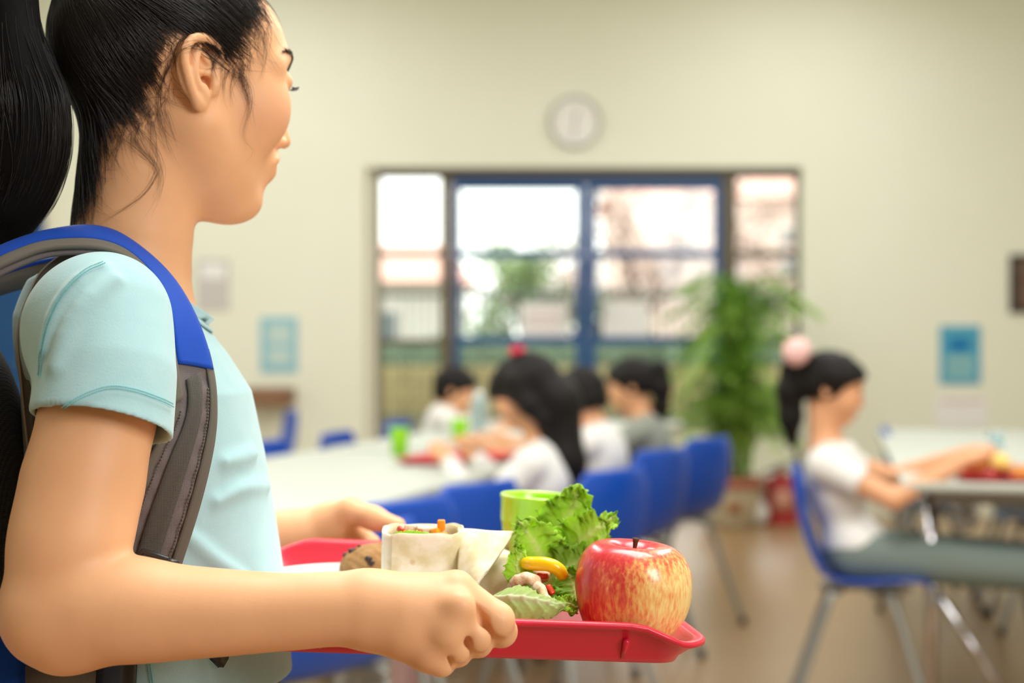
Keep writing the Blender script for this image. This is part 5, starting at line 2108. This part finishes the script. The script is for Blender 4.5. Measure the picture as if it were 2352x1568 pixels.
kid((p[0], p[1]), ang + PI + .35, 'boy in white shirt facing the camera across the far table', lean=.12, hyaw=-.1, hpitch=-.25, style='short', legs=M_dkpants, hands=((.36, .12, .765), (.36, -.12, .765)), hz=-.06)
# ------------------------------------------------------------------ things on the tables
M_tray2 = mat('red_tray_plastic_far', (206, 44, 52), .4, .45)


def small_tray(c, rz, label):
    r = empty('lunch_tray', (c[0], c[1], .7205), rz, label, 'tray')
    mb = MB()
    L, W = .30, .40
    rings = []
    for ins, z in ((.004, .016), (0, .0185), (.010, .0185), (.022, .004), (.16, .003)):
        a, b = L / 2 - min(ins, .13), W / 2 - min(ins, .13)
        rr = max(.01, .035 - ins)
        ring = []
        for (sx, sy), a0 in (((1, 1), 0), ((-1, 1), 90), ((-1, -1), 180), ((1, -1), 270)):
            for k in range(6):
                t = math.radians(a0 + 18 * k)
                ring.append((sx * (a - rr) + rr * math.cos(t), sy * (b - rr) + rr * math.sin(t), z))
        rings.append(ring)
    under = [[(x, y, z - .004) for x, y, z in ring] for ring in rings[::-1]]
    under[0] = [(x, y, -.0) for x, y, z in under[0]]
    under[1] = [(x, y, .0005) for x, y, z in under[1]]
    al = rings + under
    n = 24
    v = [p for ring in al for p in ring]
    f = [(i * n + k, (i + 1) * n + k, (i + 1) * n + (k + 1) % n, i * n + (k + 1) % n) for i in range(len(al) - 1) if i != 4 for k in range(n)]
    f += [((len(al) - 1) * n + k, k, (k + 1) % n, (len(al) - 1) * n + (k + 1) % n) for k in range(n)]
    f += [tuple(4 * n + k for k in range(n)), tuple(5 * n + k for k in range(n))[::-1]]
    mb.add(v, f).build('tray_body', M_tray2, r)
    return r


pl = tp(1.22, .22)
small_tray(pl, ang, 'red tray on the left table in front of the girl with the red bow')
pr_ = rp(.22, .30)
small_tray(pr_, RA, 'red tray with food on the right table')


def tumbler(x, y, label, m, g=None, h=.095):
    o = MB().lathe([(0, .003), (.025, .003), (.028, .04), (.032, h - .003), (.033, h), (.0345, h), (.0345, h - .006), (.032, h - .02), (.027, 0), (0, 0)], seg=28).build('tumbler', m, None, loc=(x, y, .7203))
    return tag(o, label, 'cup', g)


M_green2 = mat('lime_plastic_far', (150, 222, 22), .3, .5, sss=.2)
M_clear = mat('clear_plastic', (214, 236, 240), .08, .5, trans=.8)
a = P(918, 1045, 4.86)
tumbler(a[0], a[1], 'lime green tumbler behind the red tray on the left table', M_green2)
a = P(1056, 1020, 5.42)
tumbler(a[0], a[1], 'lime green tumbler farther back, before the boy facing the camera', M_green2)
a = P(1100, 1005, 5.85)
o = MB().lathe([(0, .002), (.034, .002), (.036, .02), (.036, .13), (.030, .155), (.016, .17), (.016, .185), (.0175, .185), (.0175, .17), (.032, .156), (.038, .13), (.038, .015), (.034, 0), (0, 0)], seg=24).build('water_bottle', M_clear, None, loc=(a[0], a[1], .7203))
tag(o, 'clear water bottle on the far table left of the girl with the red bow', 'bottle')
a = P(2290, 1062, 4.62)
tumbler(a[0], a[1], 'clear plastic cup behind the red tray on the right table', M_clear)

# the meal on the right-hand tray
M_bread = mat('bread_roll', (190, 130, 66), .7, .3, rgb2=(160, 100, 50), noise=.2, nscale=60, bump=.3, bscale=120)
M_chip = mat('golden_chips', (232, 176, 84), .6, .3)
M_ban = mat('pale_yellow_fruit', (240, 214, 120), .5, .4)


def lump(name, c, r, m, seed, label, cat):
    s = SDF()
    s.ell((0, 0, 0), r)
    o, _ = s.obj(name, -np.array(r) * 1.3, np.array(r) * 1.3, .004, m, None, post=lambda v: v * (1 + vnoise(v, 90, seed) * .07)[:, None])
    o.location = c
    return tag(o, label, cat)


def rt(dx, dy, z):
    q = pr_ + -TM_ * dx + TB_ * dy
    return (q[0], q[1], .7245 + z)


lump('bread_roll', rt(-.085, .02, .030), (.045, .035, .030), M_bread, 1, 'brown bread roll by the hands of the girl with the pink bow', 'bread')
lump('fruit_piece', rt(-.01, .06, .030), (.030, .030, .030), M_ban, 2, 'pale yellow piece of fruit on the right-hand red tray', 'fruit')
rr_ = np.random.default_rng(5)
for i in range(16):
    c = rt(.055 + rr_.normal() * .028, rr_.normal() * .05, .0065 + (i % 3) * .008)
    tag(MB().box((0, 0, 0), (.055, .009, .009), .002, R=np.array(Matrix.Rotation(rr_.random() * 3, 3, 'Z'))).build('potato_chip', M_chip, None, loc=c), 'golden potato chip in the heap on the right-hand red tray', 'chips', 'chips on the right tray')
# a white pouch hung under the right-hand table
q = rp(.62, .22)
s_ = SDF()
s_.ell((0, 0, -.055), (.042, .040, .040))
s_.chain([(0, 0, -.03), (0, 0, .006)], [.022, .007], k=.02)
o, _ = s_.obj('pouch', (-.06, -.06, -.12), (.06, .06, .03), .004, M_white, None, post=lambda v: v + vnoise(v, 90, 3)[:, None] * .003)
o.location = (q[0], q[1], .60)
MB().tube([(0, 0, 0), (0, 0, .092)], .003).build('cord', M_white, o)
tag(o, 'small white cloth pouch hanging by a cord under the right table', 'pouch')

# ------------------------------------------------------------------ on and along the back wall
M_pap = mat('white_paper', (242, 242, 242), .8, .2)
M_lb = mat('pale_blue_print', (150, 200, 214), .6, .3)
M_lb2 = mat('pale_blue_print_light', (196, 220, 216), .6, .3)
M_bp = mat('blue_print', (84, 168, 200), .5, .3)
M_bp2 = mat('deep_blue_print', (20, 122, 186), .5, .3)
M_bp3 = mat('pale_print', (150, 196, 196), .6, .3)
M_gry = mat('grey_print', (205, 203, 200), .8, .2)
M_blk = mat('dark_frame', (46, 36, 34), .5, .4)
M_pic = mat('dark_print', (92, 62, 58), .6, .3, rgb2=(120, 104, 84), noise=.2, nscale=14)
M_pinkp = mat('pink_print', (226, 206, 206), .8, .2)


def sheet_on_wall(name, px0, py0, px1, py1, m, label, cat, y=YB, d=.006, inner=()):
    a, b = P(px0, py0, y), P(px1, py1, y)
    c = ((a[0] + b[0]) / 2, y - d / 2 - .0005, (a[2] + b[2]) / 2)
    r = MB().box((0, 0, 0), (b[0] - a[0], d, a[2] - b[2]), .001).build(name, m, None, smooth=False, loc=c)
    tag(r, label, cat)
    for nm, q0, q1, q2, q3, mm in inner:
        e, f = P(q0, q1, y), P(q2, q3, y)
        MB().box(((e[0] + f[0]) / 2 - c[0], -d / 2 - .001, (e[2] + f[2]) / 2 - c[2]), (f[0] - e[0], .002, e[2] - f[2]), 0).build(nm, mm, r, smooth=False)
    return r


sheet_on_wall('notice', 452, 595, 528, 712, M_gry, 'pale grey paper notice on the wall by the front girl\'s collar', 'notice', inner=[('print', 462, 606, 518, 640, M_pap)])
sheet_on_wall('poster', 598, 728, 684, 856, M_lb, 'pale blue poster on the wall between the front girl and the doors', 'poster', inner=[('print', 616, 746, 668, 790, M_lb2), ('print', 616, 800, 668, 836, M_lb2)])
sheet_on_wall('poster', 2158, 748, 2252, 882, M_bp, 'bright blue poster on the wall above the right table', 'poster', inner=[('emblem', 2180, 776, 2226, 806, M_bp2), ('print', 2172, 818, 2238, 838, M_bp3), ('print', 2172, 846, 2238, 866, M_bp3)])
sheet_on_wall('notice', 2150, 912, 2268, 980, M_pap, 'white paper under the bright blue poster', 'notice', inner=[('print', 2160, 916, 2258, 926, M_pinkp)])
sheet_on_wall('picture_frame', 2318, 585, 2420, 718, M_blk, 'dark framed picture cut off by the edge of the photo', 'picture', d=.02, inner=[('picture', 2332, 598, 2408, 706, M_pic)])
sheet_on_wall('notice', 1196, 696, 1304, 772, M_pap, 'white paper with pink print taped to the left blue door', 'notice', y=YF - .008, d=.002, inner=[('print', 1208, 718, 1290, 730, M_pinkp), ('print', 1208, 742, 1280, 752, M_pinkp)])
sheet_on_wall('notice', 1384, 692, 1490, 774, M_pap, 'plain white paper taped to the right blue door', 'notice', y=YF - .008, d=.002)
# a wooden ledge shelf low on the wall, behind the lone chair
M_wood = mat('brown_wood', (150, 112, 84), .5, .4, rgb2=(128, 94, 68), noise=.2, nscale=9)
a, b = P(560, 890, 8.86), P(672, 928, 8.86)
tag(MB().box(((a[0] + b[0]) / 2, 8.88, (a[2] + b[2]) / 2), (b[0] - a[0], .22, a[2] - b[2]), .006).build('wall_box', M_wood, None), 'brown wooden box fixed to the wall below the pale blue poster', 'box')

clk = empty('wall_clock', P(1320, 280, YB - .002), 0, 'round white wall clock with pale grey rim above the doors', 'clock')
M_rim = mat('clock_rim', (178, 180, 170), .35, .5)
M_face = mat('clock_face', (240, 240, 234), .5, .4)
RXC = np.array(Matrix.Rotation(PI / 2, 3, 'X'))
rc = 60 / 363.0
MB().lathe([(rc * .90, .0), (rc, 0), (rc, .026), (rc * .98, .034), (rc * .93, .034), (rc * .90, .022), (rc * .90, .0)], seg=56, R=RXC).build('rim', M_rim, clk, auto=30)
MB().lathe([(0, .016), (rc * .91, .016), (rc * .91, .0), (0, 0)], seg=56, R=RXC).build('dial', M_face, clk, auto=30)
mb = MB()
for k in range(12):
    t = k * PI / 6
    mb.box((math.sin(t) * rc * .68, -.0175, math.cos(t) * rc * .68), (.0035, .002, .016 if k % 3 else .024), 0, R=np.array(Matrix.Rotation(t, 3, 'Y')))
M_ink = mat('grey_ink', (96, 94, 92), .6, .3)
mb.build('hour_mark', M_ink, clk, smooth=False)
for L_, t, w_ in ((rc * .42, math.radians(15), .009), (rc * .62, math.radians(185), .006)):
    MB().box((math.sin(t) * L_ / 2, -.0195, math.cos(t) * L_ / 2), (w_, .002, L_), 0, R=np.array(Matrix.Rotation(t, 3, 'Y'))).build('hand', M_ink, clk, smooth=False)

# fire extinguisher and a white bag by the palm
M_red = mat('red_enamel', (170, 26, 30), .3, .5, coat=.3)
M_lab = mat('pale_label', (206, 150, 130), .5, .3)
M_hose = mat('black_rubber', (30, 28, 30), .5, .4)
fe = P(1792, 1198, 8.72)
ex = empty('fire_extinguisher', (fe[0], fe[1], 0), 0, 'red fire extinguisher on the floor between the palm and the wall', 'extinguisher')
MB().lathe([(0, .012), (.095, .012), (.100, .03), (.100, .235), (.085, .275), (.045, .298), (.026, .302), (.026, .325), (0, .325)], seg=36).build('cylinder', M_red, ex)
MB().lathe([(0, 0), (.118, 0), (.120, .02), (.104, .034), (0, .034)], seg=36).build('stand', M_red, ex)
MB().grid([[(.1015 * math.cos(t), .1015 * math.sin(t), z) for z in (.08, .14, .21)] for t in np.linspace(-PI / 2 - .6, -PI / 2 + .6, 14)], .001).build('label_plate', M_lab, ex)
MB().box((.015, 0, .335), (.11, .022, .012), .004).box((.02, 0, .356), (.12, .02, .010), .004, R=np.array(Matrix.Rotation(-.25, 3, 'Y'))).build('lever', M_hose, ex)
MB().tube(spline([(-.02, -.01, .318), (-.09, -.03, .315), (-.125, -.04, .25), (-.12, -.04, .12)], 20), [.009] * 16 + [.012] * 4, 10).build('hose', M_hose, ex)
s_ = SDF()
s_.ell((0, 0, .072), (.075, .06, .072))
s_.chain([(0, 0, .12), (.01, 0, .165)], [.03, .018], k=.03)
s_.fn(lambda X: X[..., 2] - .001, (0, 0, -.1), .15, 's', .006)
o, _ = s_.obj('bag', (-.1, -.1, -.01), (.1, .1, .2), .006, M_white, None, post=lambda v: v + vnoise(v, 60, 3)[:, None] * .004)
o.location = (P(1733, 1180, 8.7)[0], 8.62, 0)
tag(o, 'small white bag on the floor between the palm pot and the extinguisher', 'bag')

# ------------------------------------------------------------------ potted palm
M_pot = mat('glazed_pot', (206, 196, 168), .35, .5, rgb2=(190, 178, 148), noise=.2, nscale=10)
M_rimp = mat('terracotta_rim', (170, 104, 80), .6, .4)
M_soil = mat('potting_soil', (60, 44, 32), .95, .1)
M_patch = mat('brown_emblem', (156, 104, 62), .6, .3)
M_frond = mat('palm_frond', (128, 178, 56), .5, .4, rgb2=(104, 156, 44), noise=.2, nscale=6)
M_frond2 = mat('palm_frond_light', (166, 206, 96), .5, .4)
M_cane = mat('palm_cane', (96, 112, 52), .6, .3)
pc_ = P(1676, 1190, 8.66)
palm = empty('potted_palm', (pc_[0], 8.62, 0), 0, 'tall green potted palm in a pale pot in front of the right sidelight', 'plant')
MB().lathe([(0, .0), (.135, .0), (.15, .02), (.185, .22), (.188, .235), (.172, .235), (.165, .21), (0, .21)], seg=40).build('pot', M_pot, palm)
MB().lathe([(.172, .228), (.196, .228), (.202, .25), (.202, .285), (.194, .292), (.176, .292), (.172, .27), (.172, .228)], seg=40).build('pot_rim', M_rimp, palm)
MB().lathe([(0, .268), (.174, .268), (.174, .25), (0, .25)], seg=30).build('soil', M_soil, palm)
G = [[(.1775 * math.cos(t), .1775 * math.sin(t), z) for z in (.09, .12, .155)] for t in np.linspace(-PI / 2 - .25, -PI / 2 + .2, 8)]
MB().grid([[(x * (1 + .35 * (z - .12)), y * (1 + .35 * (z - .12)), z) for x, y, z in r_] for r_ in G], .003).build('emblem', M_patch, palm)
rp_ = np.random.default_rng(31)


def frond_mesh(L, arch, leaflets, seed, m):
    r = np.random.default_rng(seed)
    ax = spline([(0, 0, 0), (L * .28, 0, L * .46), (L * .62, 0, L * (.66 - arch * .2)), (L * .95, 0, L * (.55 - arch))], 24)
    mb = MB().tube(ax, np.linspace(.0055, .0016, 24), 6)
    for k in range(leaflets):
        t = .26 + .72 * k / leaflets
        i = t * 23
        p = np.array([np.interp(i, np.arange(24), ax[:, j]) for j in range(3)])
        d = unit(ax[min(23, int(i) + 1)] - ax[int(i)])
        for s in (1, -1):
            ll = L * .34 * (1 - abs(t - .55) * 1.1) * (.85 + .3 * r.random())
            dr = unit(d * .75 + np.array((0, s * .85, .10 - .35 * r.random())))
            w = np.cross(dr, unit(np.array((0, 0, 1)) + r.normal(size=3) * .2)) * .0105
            tip = p + dr * ll + np.array((0, 0, -ll * .22))
            mid = p + dr * ll * .5 + np.array((0, 0, .006))
            mb.add([p, mid + w, tip, mid - w], [(0, 1, 2, 3)])
    return mb


fr_protos = [frond_mesh(L, a, 22, i, None).build('frond', (M_frond, M_frond2)[i % 2 if i != 2 else 0], palm) for i, (L, a) in enumerate(((.78, .25), (.70, .45), (.62, .15), (.55, .35)))]
used_ = set()
for k in range(58):
    pi_ = k % 4
    if pi_ in used_:
        o = fr_protos[pi_].copy()
        COL.objects.link(o)
    else:
        o = fr_protos[pi_]
        used_.add(pi_)
    a = rp_.random() * 2 * PI
    z = .50 + .62 * rp_.random() ** .8
    rr = .03 + .05 * rp_.random()
    o.location = (math.cos(a) * rr + .05, math.sin(a) * rr * .7 - .02, z)
    o.scale = (.52 + .26 * rp_.random(), .55 + .25 * rp_.random(), .60 + .30 * rp_.random())
    if rp_.random() < .35:
        a = rp_.normal() * .35 + (.0 if rp_.random() < .6 else PI)
    if math.sin(a) > .35:
        a = -a
    o.rotation_euler = (rp_.normal() * .1, rp_.normal() * .22 - .50, a)
for k in range(14):
    a = rp_.random() * 2 * PI
    r0 = .10 * math.sqrt(rp_.random())
    b = np.array((math.cos(a) * r0, math.sin(a) * r0 * .8, .26))
    t = b + np.array((rp_.normal() * .07 + .04, rp_.normal() * .03 - .02, .45 + .55 * rp_.random()))
    MB().tube(spline([b, (b + t) / 2 + rp_.normal(size=3) * .015, t], 10), np.linspace(.011, .007, 10), 8).build('cane', M_cane, palm)
# low shoots that hide the canes
for k in range(84):
    o = fr_protos[(k * 3) % 4].copy()
    COL.objects.link(o)
    a = rp_.random() * 2 * PI
    if math.sin(a) > .3:
        a = -a
    o.location = (math.cos(a) * .12, math.sin(a) * .08 - .02, .27 + .34 * rp_.random())
    o.scale = (.44 + .2 * rp_.random(),) * 3
    o.rotation_euler = (0, -.70 + rp_.normal() * .18, a)

# ------------------------------------------------------------------ outside the doors
M_yard = mat('yard_paving', (120, 112, 92), .9, .2, rgb2=(112, 108, 84), noise=.2, nscale=.8)
M_bank = mat('tan_wall', (186, 168, 118), .9, .2, rgb2=(172, 152, 104), noise=.2, nscale=2)
M_hedge = mat('hedge_leaves', (112, 128, 104), .8, .2, rgb2=(92, 110, 84), noise=.2, nscale=8)
M_fence = mat('fence_paint', (70, 84, 78), .6, .4)
M_house = mat('pale_render', (238, 234, 226), .9, .2)
M_pinkr = mat('pink_roof_tiles', (236, 190, 176), .9, .2)
M_pinkw = mat('pink_render', (240, 218, 208), .9, .2)
M_bark = mat('bark', (120, 92, 82), .9, .2)
M_bloss = mat('pale_blossom', (236, 214, 206), .8, .2)
M_green3 = mat('tree_leaves', (158, 182, 132), .7, .3)
M_win = mat('dark_window', (120, 130, 136), .2, .5)
yd = MB().box((0, 40, -.06), (80, 62.4, .1)).build('ground_outside', M_yard, None, smooth=False)
tag(yd, None, None, None, 'structure')
bw = empty('garden_wall', (0, 20, 0), 0, 'low tan garden wall outside, seen under the door rails', 'wall')
for k in range(24):
    for j in range(3):
        MB().box((-12 + k * 1.0 + (j % 2) * .5, 0, .13 + j * .255), (.985, .30, .245), .012).build('block', M_bank, bw, smooth=False)
s_ = SDF()
for k in range(34):
    s_.ell((-11.5 + k * .70, 21, .75), (.52, .45, .42 + .08 * math.sin(k * 2.1)), k=.2)
o, _ = s_.obj('hedge', (-13, 20, 0), (13, 22, 1.5), .085, M_hedge, None, post=lambda v: v + np.random.default_rng(3).normal(size=v.shape) * .035)
tag(o, 'clipped green hedge growing behind the tan garden wall', 'hedge')
fn = empty('yard_fence', (0, 18, 0), 0, 'thin dark metal fence of upright bars across the yard', 'fence')
picket = None
for k in range(118):
    if picket is None:
        picket = MB().box((0, 0, .90), (.026, .026, 1.84), 0).build('picket', M_fence, fn, smooth=False)
        o = picket
    else:
        o = picket.copy()
        COL.objects.link(o)
    o.location = (-5.9 + k * .10, 0, 0)
for z in (.16, 1.70):
    MB().box((0, 0, z), (11.9, .04, .05), 0).build('rail', M_fence, fn, smooth=False)


def house(name, x0_, x1_, y, z, roof, label, mw, mr, wins):
    r = empty(name, ((x0_ + x1_) / 2, y, 0), 0, label, 'building')
    w = x1_ - x0_
    MB().box((0, 2, z / 2), (w, 4, z), .02).build('wall', mw, r, smooth=False)
    v = [(-w / 2 - .3, -.4, z), (w / 2 + .3, -.4, z), (w / 2 + .3, 4.4, z), (-w / 2 - .3, 4.4, z), (-w / 2 + .4, 2, z + roof), (w / 2 - .4, 2, z + roof)]
    MB().add(v, [(0, 1, 5, 4), (2, 3, 4, 5), (1, 2, 5), (3, 0, 4), (3, 2, 1, 0)]).build('roof', mr, r, smooth=False)
    for wx_, wz_ in wins:
        MB().box((wx_, -.02, wz_), (1.0, .10, 1.1), .01).build('window', M_house, r, smooth=False)
        MB().box((wx_, -.07, wz_), (.84, .05, .94), 0).build('pane', M_win, r, smooth=False)
    return r


house('house', -9.0, -1.0, 27, 2.25, .85, 'pale house with a pink roof beyond the fence, left of the door post', M_house, M_pinkr, [(-2.4, 1.2), (0, 1.2), (2.4, 1.2)])
house('house', 2.2, 10.0, 30, 4.1, 1.0, 'pink walled house beyond the fence behind the right door', M_pinkw, M_pinkr, [(-2.6, 3.0), (0, 3.0), (2.4, 3.0), (-1.2, 1.2), (1.6, 1.2)])


def tree(name, base, height, spread, m_leaf, n_leaf, label, seed, lsz=.06, lname='blossom'):
    r = np.random.default_rng(seed)
    root = empty(name, base, 0, label, 'tree')
    mb = MB()
    tips = []

    def grow(p, d, L, rad, lev):
        q = [p]
        for k in range(4):
            d = unit(d + r.normal(size=3) * .16 + np.array((0, 0, .05)))
            q.append(q[-1] + d * L / 4)
        mb.tube(spline(q, 6), np.linspace(rad, rad * .6, 6), 6, False)
        if lev >= 2:
            tips.extend(q[1:])
        if lev < 4:
            for k in range(3 if lev else 5):
                s_ = q[2 + k % 3]
                grow(s_, unit(d * .7 + r.normal(size=3) * np.array((spread, spread, .45)) + np.array((0, 0, .25))), L * .66, rad * .55, lev + 1)
    grow(np.zeros(3), np.array((0, 0, 1.0)), height * .42, .075 * height / 4, 0)
    mb.build('trunk', M_bark, root)
    tips = np.array(tips)
    v, f = [], []
    for i in range(n_leaf):
        c = tips[r.integers(len(tips))] + r.normal(size=3) * .12
        a, b = r.normal(size=3), r.normal(size=3)
        a = unit(a) * lsz
        b = unit(b - a * (a @ b) / lsz ** 2) * lsz * .7
        k = len(v)
        v += [c - a, c + b, c + a, c - b]
        f.append((k, k + 1, k + 2, k + 3))
    o = mesh_obj(lname, v, f, m_leaf, root, smooth=False)
    o['kind'] = 'stuff'
    return root


tree('blossom_tree', (2.1, 23, 0), 4.6, .8, M_bloss, 1500, 'blossom tree with bare pinkish twigs seen through the right door', 5, lname='blossom')
tree('blossom_tree', (4.6, 24, 0), 5.2, .8, M_bloss, 1500, 'blossom tree seen through the right sidelight', 8, lname='blossom')
tree('garden_tree', (.35, 22, 0), 3.2, .7, M_green3, 1300, 'small leafy green tree seen through the left blue door', 9, .075, 'leaf')
tree('garden_tree', (1.45, 24.5, 0), 4.0, .7, M_bloss, 500, 'thin young tree with few pale blossoms near the door post', 12, lname='blossom')
